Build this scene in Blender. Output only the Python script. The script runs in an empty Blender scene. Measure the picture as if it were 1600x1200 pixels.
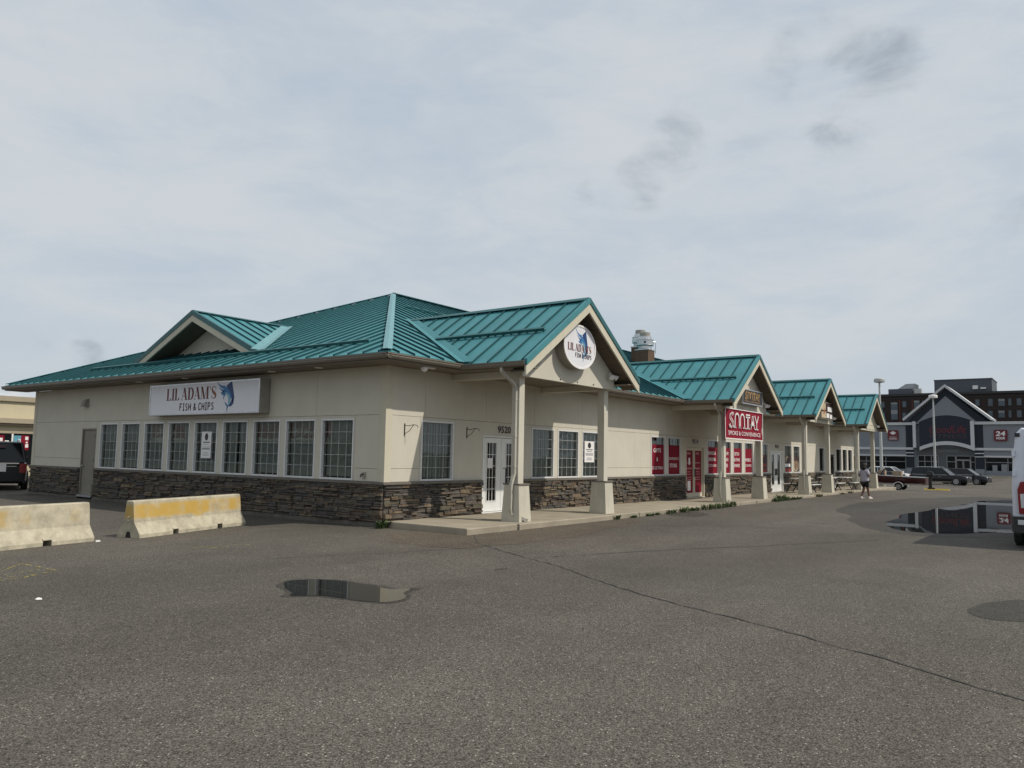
import bpy, bmesh, math, random
from mathutils import Vector, Matrix
random.seed(7)
R = math.radians
SC = bpy.context.scene
COL = SC.collection

# ------------------------------------------------------------------ camera
cam_d = bpy.data.cameras.new('camera')
cam = bpy.data.objects.new('camera', cam_d)
COL.objects.link(cam)
cam_d.sensor_fit = 'HORIZONTAL'
cam_d.sensor_width = 36.0
cam_d.lens = 1222.73 / 1600 * 36
cam_d.clip_start = 0.1
cam_d.clip_end = 3000
YAW, PIT, ROL = R(53.5293), R(5.2276), R(1.0307)
fw = Vector((math.cos(PIT)*math.sin(YAW), math.cos(PIT)*math.cos(YAW), math.sin(PIT)))
rt = Vector((math.cos(YAW), -math.sin(YAW), 0))
up = rt.cross(fw)
r2 = math.cos(ROL)*rt + math.sin(ROL)*up
u2 = -math.sin(ROL)*rt + math.cos(ROL)*up
cam.matrix_world = Matrix(((r2.x, u2.x, -fw.x, -13.2162), (r2.y, u2.y, -fw.y, -13.4874), (r2.z, u2.z, -fw.z, 1.7409), (0, 0, 0, 1)))
SC.camera = cam
CAMP = Vector((-13.2162, -13.4874, 1.7409))

# ------------------------------------------------------------------ sky
SUN_TO = Vector((0.34, -1.0, 1.24)).normalized()
SUN_EL = math.asin(SUN_TO.z)
SUN_AZ = math.atan2(SUN_TO.x, SUN_TO.y)
w = bpy.data.worlds.new('World')
SC.world = w
w.use_nodes = True
nt = w.node_tree
nt.nodes.clear()
def N(t, **k):
    n = nt.nodes.new(t)
    for a, b in k.items(): setattr(n, a, b)
    return n
wout = N('ShaderNodeOutputWorld'); bg = N('ShaderNodeBackground')
bg.inputs['Strength'].default_value = 0.1
sky = N('ShaderNodeTexSky', sky_type='NISHITA')
sky.sun_disc = False
sky.sun_elevation = SUN_EL
sky.sun_rotation = SUN_AZ
sky.air_density = 1.2; sky.dust_density = 2.5
tc = N('ShaderNodeTexCoord')
def wmath(op, a, b=None, c=None):
    n = N('ShaderNodeMath', operation=op)
    for i, v in enumerate((a, b, c)):
        if v is None: continue
        if hasattr(v, 'links'): nt.links.new(v, n.inputs[i])
        else: n.inputs[i].default_value = v
    return n.outputs[0]
def wnoise(scale, detail, rough, dist=0.0, stretch=(1, 1, 1), off=(0, 0, 0)):
    mp = N('ShaderNodeMapping')
    mp.inputs['Scale'].default_value = stretch
    mp.inputs['Location'].default_value = off
    nt.links.new(tc.outputs['Generated'], mp.inputs['Vector'])
    n = N('ShaderNodeTexNoise')
    n.inputs['Scale'].default_value = scale; n.inputs['Detail'].default_value = detail
    n.inputs['Roughness'].default_value = rough; n.inputs['Distortion'].default_value = dist
    nt.links.new(mp.outputs['Vector'], n.inputs['Vector'])
    return n.outputs['Fac']
def wramp(v, lo, hi, a=0.0, b=1.0):
    n = N('ShaderNodeMapRange', interpolation_type='SMOOTHSTEP')
    n.inputs['From Min'].default_value = lo; n.inputs['From Max'].default_value = hi
    n.inputs['To Min'].default_value = a; n.inputs['To Max'].default_value = b
    nt.links.new(v, n.inputs['Value'])
    return n.outputs[0]
def wmix(f, a, b):
    n = N('ShaderNodeMix', data_type='RGBA')
    if hasattr(f, 'links'): nt.links.new(f, n.inputs['Factor'])
    else: n.inputs['Factor'].default_value = f
    for s, v in ((6, a), (7, b)):
        if hasattr(v, 'links'): nt.links.new(v, n.inputs[s])
        else: n.inputs[s].default_value = (*v, 1)
    return n.outputs[2]
# an even high overcast with soft mottling, and a few ragged grey scud clouds
base_n = wnoise(1.9, 9, 0.58, 0.35, (1, 1.25, 2.6), (0.4, 0.1, 0.7))
fine_n = wnoise(5.0, 10, 0.62, 0.5, (1.3, 0.9, 3.4), (3, 1, 2))
mot = wmath('ADD', wmath('MULTIPLY', base_n, 0.6), wmath('MULTIPLY', fine_n, 0.4))
veil = wmix(wramp(mot, 0.36, 0.62), (5.10, 5.87, 6.70), (6.50, 6.83, 7.15))
sepz = N('ShaderNodeSeparateXYZ'); nt.links.new(tc.outputs['Generated'], sepz.inputs[0])
lowband = wramp(sepz.outputs['Z'], 0.02, 0.30, 1.0, 0.0)
veil = wmix(wmath('MULTIPLY', lowband, 0.4), veil, (5.85, 6.30, 6.75))
def dirmask(d, inner, outer):
    vm = N('ShaderNodeVectorMath', operation='DOT_PRODUCT')
    nt.links.new(tc.outputs['Generated'], vm.inputs[0])
    vm.inputs[1].default_value = Vector(d).normalized()
    return wramp(vm.outputs['Value'], math.cos(outer), math.cos(inner))
scud_n = wnoise(9.0, 6, 0.56, 0.3, (1, 1, 1.9), (1.3, 0.2, 4.1))
scud = None
for d, i, o, wgt in (((0.866, 0.232, 0.444), 0.01, 0.085, 1.0), ((0.888, 0.205, 0.415), 0.01, 0.09, 1.0), ((0.892, 0.168, 0.42), 0.01, 0.07, 0.75),
                     ((0.891, 0.222, 0.398), 0.005, 0.055, 0.8), ((0.842, 0.39, 0.372), 0.004, 0.06, 0.75), ((0.838, 0.43, 0.335), 0.004, 0.05, 0.7),
                     ((0.806, 0.493, 0.328), 0.003, 0.035, 0.7), ((0.871, 0.314, 0.376), 0.003, 0.05, 0.4), ((0.963, 0.052, 0.263), 0.004, 0.05, 0.7),
                     ((0.414, 0.904, 0.103), 0.004, 0.03, 0.9), ((0.38, 0.919, 0.104), 0.004, 0.025, 0.7)):
    m = wmath('MULTIPLY', dirmask(d, i, o), wgt)
    scud = m if scud is None else wmath('MAXIMUM', scud, m)
scud_f = wmath('MULTIPLY', wramp(wmath('ADD', wmath('MULTIPLY', scud, 0.62), wmath('MULTIPLY', wmath('SUBTRACT', scud_n, 0.5), 2.7)), 0.16, 1.15), wramp(scud, 0.0, 0.7))
clouds = wmix(wmath('MULTIPLY', scud_f, 0.95), veil, (3.35, 3.85, 4.35))
cum = wmath('MULTIPLY', dirmask((0.33, 0.941, 0.07), 0.01, 0.06), wramp(scud_n, 0.42, 0.6))
clouds = wmix(cum, clouds, (8.2, 8.3, 8.4))
final = wmix(0.90, sky.outputs['Color'], clouds)
nt.links.new(final, bg.inputs['Color'])
nt.links.new(bg.outputs[0], wout.inputs['Surface'])

# ------------------------------------------------------------------ sun, exposure
sun_d = bpy.data.lights.new('sun', 'SUN')
sun_d.energy = 3.3
sun_d.angle = R(0.8)
sun_d.color = (1.0, 0.93, 0.82)
sun = bpy.data.objects.new('sun', sun_d)
COL.objects.link(sun)
sun.rotation_euler = (-SUN_TO).to_track_quat('-Z', 'Y').to_euler()
sun.location = (20, -40, 60)
vs = SC.view_settings
vs.view_transform = 'Standard'; vs.look = 'None'; vs.exposure = 0.0; vs.gamma = 1.0
vs.use_curve_mapping = False

# ------------------------------------------------------------------ materials
MATS = {}
def pm(name, col, rough=0.6, var=0.1, scale=3.0, bump=0.0, bscale=60.0, metal=0.0, spec=0.5, coat=0.0, streak=0.0, tint=None):
    """a Principled material with noise in its colour, optional fine relief and optional vertical weather streaks"""
    m = bpy.data.materials.new(name); m.use_nodes = True
    t = m.node_tree; b = t.nodes['Principled BSDF']
    b.inputs['Roughness'].default_value = rough; b.inputs['Metallic'].default_value = metal
    b.inputs['Specular IOR Level'].default_value = spec; b.inputs['Coat Weight'].default_value = coat
    c = t.nodes.new('ShaderNodeTexCoord')
    n = t.nodes.new('ShaderNodeTexNoise'); n.inputs['Scale'].default_value = scale; n.inputs['Detail'].default_value = 6; n.inputs['Roughness'].default_value = 0.6
    t.links.new(c.outputs['Object'], n.inputs['Vector'])
    r = t.nodes.new('ShaderNodeValToRGB')
    r.color_ramp.elements[0].position = 0.3; r.color_ramp.elements[1].position = 0.7
    lo = [x*(1-var) for x in col]; hi = [min(1, x*(1+var)) for x in col]
    if tint: lo = [x*(1-var) for x in tint]
    r.color_ramp.elements[0].color = (*lo, 1); r.color_ramp.elements[1].color = (*hi, 1)
    t.links.new(n.outputs['Fac'], r.inputs['Fac'])
    out = r.outputs['Color']
    if streak:
        mp = t.nodes.new('ShaderNodeMapping'); mp.inputs['Scale'].default_value = (5.0, 5.0, 0.35)
        t.links.new(c.outputs['Object'], mp.inputs['Vector'])
        n2 = t.nodes.new('ShaderNodeTexNoise'); n2.inputs['Scale'].default_value = 1.6; n2.inputs['Detail'].default_value = 5
        t.links.new(mp.outputs['Vector'], n2.inputs['Vector'])
        mr = t.nodes.new('ShaderNodeMapRange'); mr.inputs['From Min'].default_value = 0.45; mr.inputs['From Max'].default_value = 0.75
        mr.inputs['To Min'].default_value = 0.0; mr.inputs['To Max'].default_value = streak
        t.links.new(n2.outputs['Fac'], mr.inputs['Value'])
        mx = t.nodes.new('ShaderNodeMix'); mx.data_type = 'RGBA'
        t.links.new(mr.outputs[0], mx.inputs['Factor']); t.links.new(out, mx.inputs[6])
        mx.inputs[7].default_value = (*[x*0.55 for x in col], 1)
        out = mx.outputs[2]
    t.links.new(out, b.inputs['Base Color'])
    if bump:
        n3 = t.nodes.new('ShaderNodeTexNoise'); n3.inputs['Scale'].default_value = bscale; n3.inputs['Detail'].default_value = 4
        t.links.new(c.outputs['Object'], n3.inputs['Vector'])
        bp = t.nodes.new('ShaderNodeBump'); bp.inputs['Strength'].default_value = bump; bp.inputs['Distance'].default_value = 0.01
        t.links.new(n3.outputs['Fac'], bp.inputs['Height']); t.links.new(bp.outputs[0], b.inputs['Normal'])
    MATS[name] = m
    return m

stucco = pm('stucco', (0.56, 0.53, 0.445), 0.9, 0.05, 1.2, 0.35, 140, spec=0.2, streak=0.05)
trimc = pm('trim_cream', (0.56, 0.52, 0.41), 0.8, 0.05, 2, 0.1, 60, spec=0.3, streak=0.15)
basec = pm('column_base', (0.52, 0.49, 0.405), 0.9, 0.08, 2.5, 0.3, 120, spec=0.2, streak=0.22)
gutterm = pm('gutter_paint', (0.165, 0.143, 0.112), 0.45, 0.08, 3, streak=0.2)
downm = pm('downspout_paint', (0.44, 0.42, 0.36), 0.45, 0.06, 3, streak=0.2)
soffitm = pm('soffit', (0.185, 0.155, 0.118), 0.7, 0.06, 3)
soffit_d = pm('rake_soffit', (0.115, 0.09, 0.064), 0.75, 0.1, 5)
teal = pm('teal_roof', (0.058, 0.225, 0.252), 0.5, 0.08, 0.9, spec=0.3, streak=0.14, tint=(0.058, 0.212, 0.232))
seam = pm('teal_seam', (0.010, 0.062, 0.072), 0.5, 0.15, 3, spec=0.25)
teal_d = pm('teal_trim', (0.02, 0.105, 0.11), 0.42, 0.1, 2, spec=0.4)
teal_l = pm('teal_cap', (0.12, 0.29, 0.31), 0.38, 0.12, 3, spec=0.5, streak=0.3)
mortar = pm('mortar', (0.035, 0.03, 0.027), 0.95, 0.2, 10)
STONES = [pm('ledge_stone_%s' % k, c, 0.85, 0.35, 9, 0.5, 45, spec=0.25) for k, c in dict(
    grey=(0.100, 0.089, 0.076), brown=(0.125, 0.095, 0.068), tan=(0.165, 0.128, 0.086), slate=(0.072, 0.066, 0.061), rust=(0.108, 0.084, 0.067), olive=(0.106, 0.095, 0.070)).items()]
capm = pm('stone_cap', (0.15, 0.135, 0.115), 0.85, 0.15, 6, 0.3, 60)
whitep = pm('white_paint', (0.72, 0.72, 0.70), 0.5, 0.05, 4)
vinylw = pm('white_vinyl', (0.66, 0.66, 0.65), 0.45, 0.04, 5)
muntin = pm('muntin', (0.42, 0.43, 0.42), 0.5, 0.05, 5)
doorgrey = pm('door_paint', (0.205, 0.185, 0.15), 0.6, 0.08, 3, streak=0.15)
darkin = pm('dark_interior', (0.022, 0.022, 0.02), 0.9, 0.2, 3)
blindm = pm('blind', (0.42, 0.435, 0.415), 0.8, 0.1, 8)
steel = pm('galvanised', (0.55, 0.56, 0.57), 0.32, 0.15, 6, metal=0.85)
blackm = pm('black_metal', (0.02, 0.02, 0.02), 0.5, 0.2, 6)
rubber = pm('rubber', (0.018, 0.018, 0.018), 0.85, 0.2, 8)
rimm = pm('alloy', (0.45, 0.46, 0.47), 0.3, 0.1, 8, metal=0.8)
chrome = pm('chrome', (0.7, 0.7, 0.7), 0.12, 0.03, 5, metal=1.0)
red_v = pm('red_vinyl', (0.20, 0.006, 0.020), 0.75, 0.06, 3, spec=0.2)
red_b = pm('red_banner', (0.235, 0.008, 0.025), 0.75, 0.1, 2.5, spec=0.2)
letterw = pm('white_letter', (0.78, 0.76, 0.74), 0.6, 0.03, 5)
maroon = pm('maroon_letter', (0.13, 0.018, 0.012), 0.5, 0.3, 7)
dkbrown = pm('dark_letter', (0.035, 0.012, 0.012), 0.5, 0.1, 5)
orangel = pm('orange_letter', (0.22, 0.085, 0.03), 0.5, 0.2, 5)
fishd = pm('fish_dark_blue', (0.012, 0.045, 0.16), 0.5, 0.3, 9)
fishm = pm('fish_mid_blue', (0.03, 0.16, 0.36), 0.5, 0.2, 9)
fishl = pm('fish_light_blue', (0.22, 0.42, 0.52), 0.5, 0.15, 9)
signface = pm('sign_face', (0.72, 0.72, 0.75), 0.4, 0.03, 1.5, streak=0.04)
signbox = pm('sign_box', (0.30, 0.28, 0.24), 0.5, 0.08, 4)
concrete = pm('concrete', (0.33, 0.30, 0.245), 0.9, 0.14, 2.2, 0.3, 80, spec=0.2)
slabm = pm('sidewalk_concrete', (0.30, 0.265, 0.205), 0.9, 0.16, 1.4, 0.3, 90, spec=0.2)
brick_b = pm('chimney_brown', (0.11, 0.062, 0.035), 0.8, 0.2, 5)
skin = pm('skin', (0.17, 0.09, 0.06), 0.6, 0.08, 8)
hairm = pm('hair', (0.012, 0.01, 0.009), 0.7, 0.2, 20)
shirtm = pm('grey_shirt', (0.36, 0.34, 0.38), 0.9, 0.1, 6)
shortm = pm('black_shorts', (0.015, 0.016, 0.02), 0.9, 0.2, 6)
shoem = pm('white_shoes', (0.62, 0.55, 0.52), 0.6, 0.05, 8)
leafm = pm('weed_green', (0.06, 0.095, 0.028), 0.7, 0.4, 12)
leafd = pm('weed_olive', (0.10, 0.10, 0.035), 0.75, 0.4, 12)
carblack = pm('black_car_paint', (0.006, 0.0065, 0.008), 0.25, 0.1, 2, spec=0.35, coat=0.12)
carwhite = pm('white_car_paint', (0.72, 0.73, 0.74), 0.3, 0.03, 2, coat=0.5)
cargrey = pm('charcoal_car_paint', (0.010, 0.011, 0.014), 0.25, 0.1, 2, spec=0.35, coat=0.15)
carglass = pm('car_glass', (0.006, 0.008, 0.010), 0.06, 0.1, 2, spec=0.38)
vanwhite = pm('van_white', (0.66, 0.69, 0.76), 0.32, 0.03, 2, coat=0.5)
plasticb = pm('black_plastic', (0.022, 0.022, 0.023), 0.6, 0.15, 6)
lampred = pm('red_lens', (0.20, 0.006, 0.008), 0.15, 0.1, 6, spec=0.6)
lampclear = pm('clear_lens', (0.55, 0.56, 0.57), 0.1, 0.1, 6, spec=0.7)
boatred = pm('boat_maroon', (0.055, 0.012, 0.014), 0.3, 0.15, 3, coat=0.4)
boattan = pm('boat_tan', (0.33, 0.25, 0.17), 0.6, 0.1, 5)
yellowp = pm('yellow_paint', (0.55, 0.40, 0.06), 0.8, 0.2, 6)
storegrey = pm('store_grey', (0.215, 0.235, 0.258), 0.85, 0.04, 0.8, spec=0.2)
storewhite = pm('store_trim', (0.55, 0.56, 0.57), 0.8, 0.04, 1, spec=0.2)
storenavy = pm('store_navy', (0.014, 0.020, 0.030), 0.8, 0.12, 1)
storesign = pm('store_sign_panel', (0.012, 0.017, 0.03), 0.7, 0.1, 1)
storered = pm('store_red', (0.125, 0.008, 0.016), 0.5, 0.05, 2)
storedarkred = pm('store_letter_red', (0.13, 0.010, 0.018), 0.45, 0.1, 2)
storeletter = pm('store_letter_grey', (0.055, 0.032, 0.038), 0.5, 0.1, 2)
storewall = pm('store_lower_wall', (0.095, 0.10, 0.105), 0.8, 0.08, 1)
mullion = pm('mullion', (0.23, 0.24, 0.25), 0.5, 0.05, 3)
apt = pm('apartment_brick', (0.024, 0.014, 0.012), 0.85, 0.2, 0.9)
aptrust = pm('apartment_rust_panel', (0.09, 0.024, 0.014), 0.8, 0.2, 1)
aptwin = pm('apartment_glass', (0.06, 0.085, 0.105), 0.12, 0.3, 0.8)
aptblind = pm('apartment_blind', (0.25, 0.26, 0.26), 0.7, 0.1, 2)
penth = pm('penthouse_metal', (0.07, 0.083, 0.10), 0.6, 0.06, 1)
beigewall = pm('beige_store_wall', (0.52, 0.46, 0.32), 0.9, 0.05, 1, streak=0.1)
beigeband = pm('beige_band', (0.34, 0.29, 0.21), 0.8, 0.06, 2)
polem = pm('lamp_pole', (0.46, 0.47, 0.46), 0.5, 0.08, 2)

def glass_mat():
    m = bpy.data.materials.new('window_glass'); m.use_nodes = True
    t = m.node_tree; t.nodes.clear()
    o = t.nodes.new('ShaderNodeOutputMaterial'); mx = t.nodes.new('ShaderNodeMixShader')
    fr = t.nodes.new('ShaderNodeFresnel'); fr.inputs['IOR'].default_value = 1.62
    tr = t.nodes.new('ShaderNodeBsdfTransparent'); tr.inputs['Color'].default_value = (0.74, 0.79, 0.76, 1)
    gl = t.nodes.new('ShaderNodeBsdfGlossy'); gl.inputs['Roughness'].default_value = 0.012; gl.inputs['Color'].default_value = (0.9, 0.95, 0.92, 1)
    c = t.nodes.new('ShaderNodeTexCoord'); n = t.nodes.new('ShaderNodeTexNoise'); n.inputs['Scale'].default_value = 1.3
    t.links.new(c.outputs['Object'], n.inputs['Vector'])
    bp = t.nodes.new('ShaderNodeBump'); bp.inputs['Strength'].default_value = 0.04; bp.inputs['Distance'].default_value = 0.05
    t.links.new(n.outputs['Fac'], bp.inputs['Height']); t.links.new(bp.outputs[0], gl.inputs['Normal'])
    t.links.new(fr.outputs[0], mx.inputs[0]); t.links.new(tr.outputs[0], mx.inputs[1]); t.links.new(gl.outputs[0], mx.inputs[2])
    t.links.new(mx.outputs[0], o.inputs['Surface'])
    return m
glass = glass_mat()

def asphalt_mat(name, tint=(1, 1, 1), dark=1.0):
    m = bpy.data.materials.new(name); m.use_nodes = True
    t = m.node_tree; b = t.nodes['Principled BSDF']
    L = t.links.new
    c = t.nodes.new('ShaderNodeTexCoord')
    def noise(s, d=4, r=0.6, dist=0.0, st=None):
        n = t.nodes.new('ShaderNodeTexNoise'); n.inputs['Scale'].default_value = s; n.inputs['Detail'].default_value = d
        n.inputs['Roughness'].default_value = r; n.inputs['Distortion'].default_value = dist
        if st:
            mp = t.nodes.new('ShaderNodeMapping'); mp.inputs['Scale'].default_value = st; mp.inputs['Rotation'].default_value = (0, 0, 0.25)
            L(c.outputs['Object'], mp.inputs['Vector']); L(mp.outputs[0], n.inputs['Vector'])
        else: L(c.outputs['Object'], n.inputs['Vector'])
        return n.outputs['Fac']
    def vor(s):
        n = t.nodes.new('ShaderNodeTexVoronoi'); n.inputs['Scale'].default_value = s
        L(c.outputs['Object'], n.inputs['Vector']); return n
    def mr(v, a, bb, lo, hi):
        n = t.nodes.new('ShaderNodeMapRange'); n.inputs['From Min'].default_value = a; n.inputs['From Max'].default_value = bb
        n.inputs['To Min'].default_value = lo; n.inputs['To Max'].default_value = hi
        L(v, n.inputs['Value']); return n.outputs[0]
    def mul(a, bb):
        n = t.nodes.new('ShaderNodeMath'); n.operation = 'MULTIPLY'
        L(a, n.inputs[0]); L(bb, n.inputs[1]); return n.outputs[0]
    v1 = vor(92); v2 = vor(190)
    sep = t.nodes.new('ShaderNodeSeparateColor'); L(v1.outputs['Color'], sep.inputs[0])
    sep2 = t.nodes.new('ShaderNodeSeparateColor'); L(v2.outputs['Color'], sep2.inputs[0])
    r = t.nodes.new('ShaderNodeValToRGB')
    cr = r.color_ramp; cr.interpolation = 'CONSTANT'
    cr.elements[0].position = 0.0; cr.elements[0].color = (0.050, 0.046, 0.041, 1)
    cr.elements[1].position = 0.18; cr.elements[1].color = (0.104, 0.096, 0.086, 1)
    for p, col in ((0.55, (0.134, 0.125, 0.113)), (0.80, (0.165, 0.152, 0.134)), (0.90, (0.112, 0.096, 0.086)), (0.95, (0.205, 0.195, 0.178)), (0.987, (0.36, 0.345, 0.315))):
        e = cr.elements.new(p); e.color = (*col, 1)
    L(sep.outputs[0], r.inputs['Fac'])
    fine = mr(sep2.outputs[0], 0, 1, 0.55, 1.45)
    edge = mr(v1.outputs['Distance'], 0.25, 0.75, 1.08, 0.62)
    big = mr(noise(0.16, 5, 0.55, 0.5), 0.36, 0.64, 0.92, 1.13)
    mid = mr(noise(1.1, 5, 0.6), 0.3, 0.7, 0.9, 1.1)
    lane = mr(noise(0.42, 4, 0.5, 0.2, (0.14, 1.0, 1)), 0.36, 0.64, 0.88, 1.12)
    oil = mr(noise(0.55, 3, 0.5, 0.3), 0.64, 0.76, 1.0, 0.76)
    f = mul(mul(mul(fine, edge), mul(big, mid)), mul(lane, oil))
    hue = t.nodes.new('ShaderNodeMix'); hue.data_type = 'RGBA'
    L(mr(noise(0.11, 3, 0.5), 0.38, 0.62, 0, 1), hue.inputs['Factor'])
    hue.inputs[6].default_value = (1.01*tint[0]*dark, 1.01*tint[1]*dark, 0.94*tint[2]*dark, 1)
    hue.inputs[7].default_value = (1.045*tint[0]*dark, 0.985*tint[1]*dark, 0.915*tint[2]*dark, 1)
    m1 = t.nodes.new('ShaderNodeVectorMath'); m1.operation = 'MULTIPLY'
    L(r.outputs['Color'], m1.inputs[0]); L(hue.outputs[2], m1.inputs[1])
    m2 = t.nodes.new('ShaderNodeVectorMath'); m2.operation = 'SCALE'
    L(m1.outputs[0], m2.inputs[0]); L(f, m2.inputs['Scale'])
    L(m2.outputs[0], b.inputs['Base Color'])
    b.inputs['Roughness'].default_value = 0.88; b.inputs['Specular IOR Level'].default_value = 0.28
    bp = t.nodes.new('ShaderNodeBump'); bp.inputs['Strength'].default_value = 0.55; bp.inputs['Distance'].default_value = 0.006
    L(v1.outputs['Distance'], bp.inputs['Height']); bp.invert = True
    L(bp.outputs[0], b.inputs['Normal'])
    return m
asphalt = asphalt_mat('asphalt', (1, 1, 1), 0.90)
asphalt_brown = asphalt_mat('asphalt_brown', (1.06, 0.985, 0.90), 0.86)
asphalt_wet = asphalt_mat('asphalt_damp', (1.0, 1.0, 1.02), 0.54)
asphalt_wet.node_tree.nodes['Principled BSDF'].inputs['Roughness'].default_value = 0.72
asphalt_wet.node_tree.nodes['Principled BSDF'].inputs['Specular IOR Level'].default_value = 0.22
asphalt_shadow_stain = asphalt_mat('asphalt_shadow_stain', (1.0, 1.0, 1.0), 0.50)  # darkened asphalt for one painted cast shadow and one small real stain
crackm = pm('crack_fill', (0.036, 0.034, 0.031), 0.9, 0.4, 14)

def water_mat(name, base, rough):
    m = bpy.data.materials.new(name); m.use_nodes = True
    t = m.node_tree; b = t.nodes['Principled BSDF']
    b.inputs['Base Color'].default_value = (*base, 1); b.inputs['Roughness'].default_value = rough
    b.inputs['IOR'].default_value = 1.33; b.inputs['Specular IOR Level'].default_value = 0.2
    c = t.nodes.new('ShaderNodeTexCoord'); n = t.nodes.new('ShaderNodeTexNoise'); n.inputs['Scale'].default_value = 1.5; n.inputs['Detail'].default_value = 3
    t.links.new(c.outputs['Object'], n.inputs['Vector'])
    bp = t.nodes.new('ShaderNodeBump'); bp.inputs['Strength'].default_value = 0.012; bp.inputs['Distance'].default_value = 0.03
    t.links.new(n.outputs['Fac'], bp.inputs['Height']); t.links.new(bp.outputs[0], b.inputs['Normal'])
    return m
waterm = water_mat('puddle_water', (0.012, 0.0115, 0.010), 0.008)

def barrier_mat(name, amount):
    """weathered concrete with a worn band of yellow paint over the upper half"""
    m = bpy.data.materials.new(name); m.use_nodes = True
    t = m.node_tree; b = t.nodes['Principled BSDF']; L = t.links.new
    b.inputs['Roughness'].default_value = 0.9; b.inputs['Specular IOR Level'].default_value = 0.2
    c = t.nodes.new('ShaderNodeTexCoord')
    def noise(s, d, st=(1, 1, 1)):
        mp = t.nodes.new('ShaderNodeMapping'); mp.inputs['Scale'].default_value = st
        L(c.outputs['Object'], mp.inputs['Vector'])
        n = t.nodes.new('ShaderNodeTexNoise'); n.inputs['Scale'].default_value = s; n.inputs['Detail'].default_value = d; n.inputs['Roughness'].default_value = 0.65
        L(mp.outputs[0], n.inputs['Vector']); return n.outputs['Fac']
    def math2(op, a, bb):
        n = t.nodes.new('ShaderNodeMath'); n.operation = op; n.use_clamp = op == 'MULTIPLY'
        for i, v in enumerate((a, bb)):
            if hasattr(v, 'links'): L(v, n.inputs[i])
            else: n.inputs[i].default_value = v
        return n.outputs[0]
    def mr(v, a, bb, lo=0.0, hi=1.0):
        n = t.nodes.new('ShaderNodeMapRange'); n.interpolation_type = 'SMOOTHSTEP'
        n.inputs['From Min'].default_value = a; n.inputs['From Max'].default_value = bb; n.inputs['To Min'].default_value = lo; n.inputs['To Max'].default_value = hi
        L(v, n.inputs['Value']); return n.outputs[0]
    r = t.nodes.new('ShaderNodeValToRGB')
    r.color_ramp.elements[0].position = 0.28; r.color_ramp.elements[0].color = (0.30, 0.27, 0.205, 1)
    r.color_ramp.elements[1].position = 0.66; r.color_ramp.elements[1].color = (0.52, 0.475, 0.36, 1)
    L(noise(4.5, 8), r.inputs['Fac'])
    sx = t.nodes.new('ShaderNodeSeparateXYZ'); L(c.outputs['Object'], sx.inputs[0])
    wob = math2('ADD', sx.outputs['Z'], math2('MULTIPLY', math2('SUBTRACT', noise(1.7, 3), 0.5), 0.35))
    band = math2('MULTIPLY', mr(wob, 0.33, 0.42), mr(sx.outputs['Z'], 0.70, 0.60))
    runs = mr(noise(1.5, 10, (1.3, 1.0, 0.7)), 0.62 - 0.44*amount, 0.84 - 0.34*amount)
    fac = math2('MULTIPLY', math2('MULTIPLY', band, runs), min(0.88, 0.20 + 0.85*amount))
    mx = t.nodes.new('ShaderNodeMix'); mx.data_type = 'RGBA'
    L(fac, mx.inputs['Factor']); L(r.outputs[0], mx.inputs[6]); mx.inputs[7].default_value = (0.50, 0.315, 0.055, 1)
    dirt = mr(noise(3.0, 7, (1, 1, 2.5)), 0.62, 0.80, 0.0, 0.40)
    mx2 = t.nodes.new('ShaderNodeMix'); mx2.data_type = 'RGBA'
    L(dirt, mx2.inputs['Factor']); L(mx.outputs[2], mx2.inputs[6]); mx2.inputs[7].default_value = (0.15, 0.13, 0.10, 1)
    L(mx2.outputs[2], b.inputs['Base Color'])
    n = noise(55, 4); bp = t.nodes.new('ShaderNodeBump'); bp.inputs['Strength'].default_value = 0.5; bp.inputs['Distance'].default_value = 0.01
    L(n, bp.inputs['Height']); L(bp.outputs[0], b.inputs['Normal'])
    return m

def worn_paint_mat():
    m = pm('worn_yellow_line', (0.40, 0.32, 0.07), 0.9, 0.2, 8)
    t = m.node_tree; b = t.nodes['Principled BSDF']
    c = t.nodes.new('ShaderNodeTexCoord'); n = t.nodes.new('ShaderNodeTexNoise'); n.inputs['Scale'].default_value = 16; n.inputs['Detail'].default_value = 6
    t.links.new(c.outputs['Object'], n.inputs['Vector'])
    r = t.nodes.new('ShaderNodeMapRange'); r.inputs['From Min'].default_value = 0.47; r.inputs['From Max'].default_value = 0.56; r.inputs['To Max'].default_value = 0.75
    t.links.new(n.outputs['Fac'], r.inputs['Value'])
    t.links.new(r.outputs[0], b.inputs['Alpha'])
    return m
wornyellow = worn_paint_mat()

# ------------------------------------------------------------------ mesh helpers
ORG = {}
IDENT = (Vector((0, 0, 0)), Vector((1, 0, 0)), Vector((0, 1, 0)), Vector((0, 0, 1)))
def frameS(a, h=0.0, b=0.0): return (Vector((-h, a, b)), Vector((0, -1, 0)), Vector((0, 0, 1)), Vector((-1, 0, 0)))
def frameF(a, h=0.0, b=0.0): return (Vector((a, -h, b)), Vector((1, 0, 0)), Vector((0, 0, 1)), Vector((0, -1, 0)))
def frameX(x, a, h=0.0, b=0.0): return (Vector((x-h, a, b)), Vector((0, -1, 0)), Vector((0, 0, 1)), Vector((-1, 0, 0)))

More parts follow.
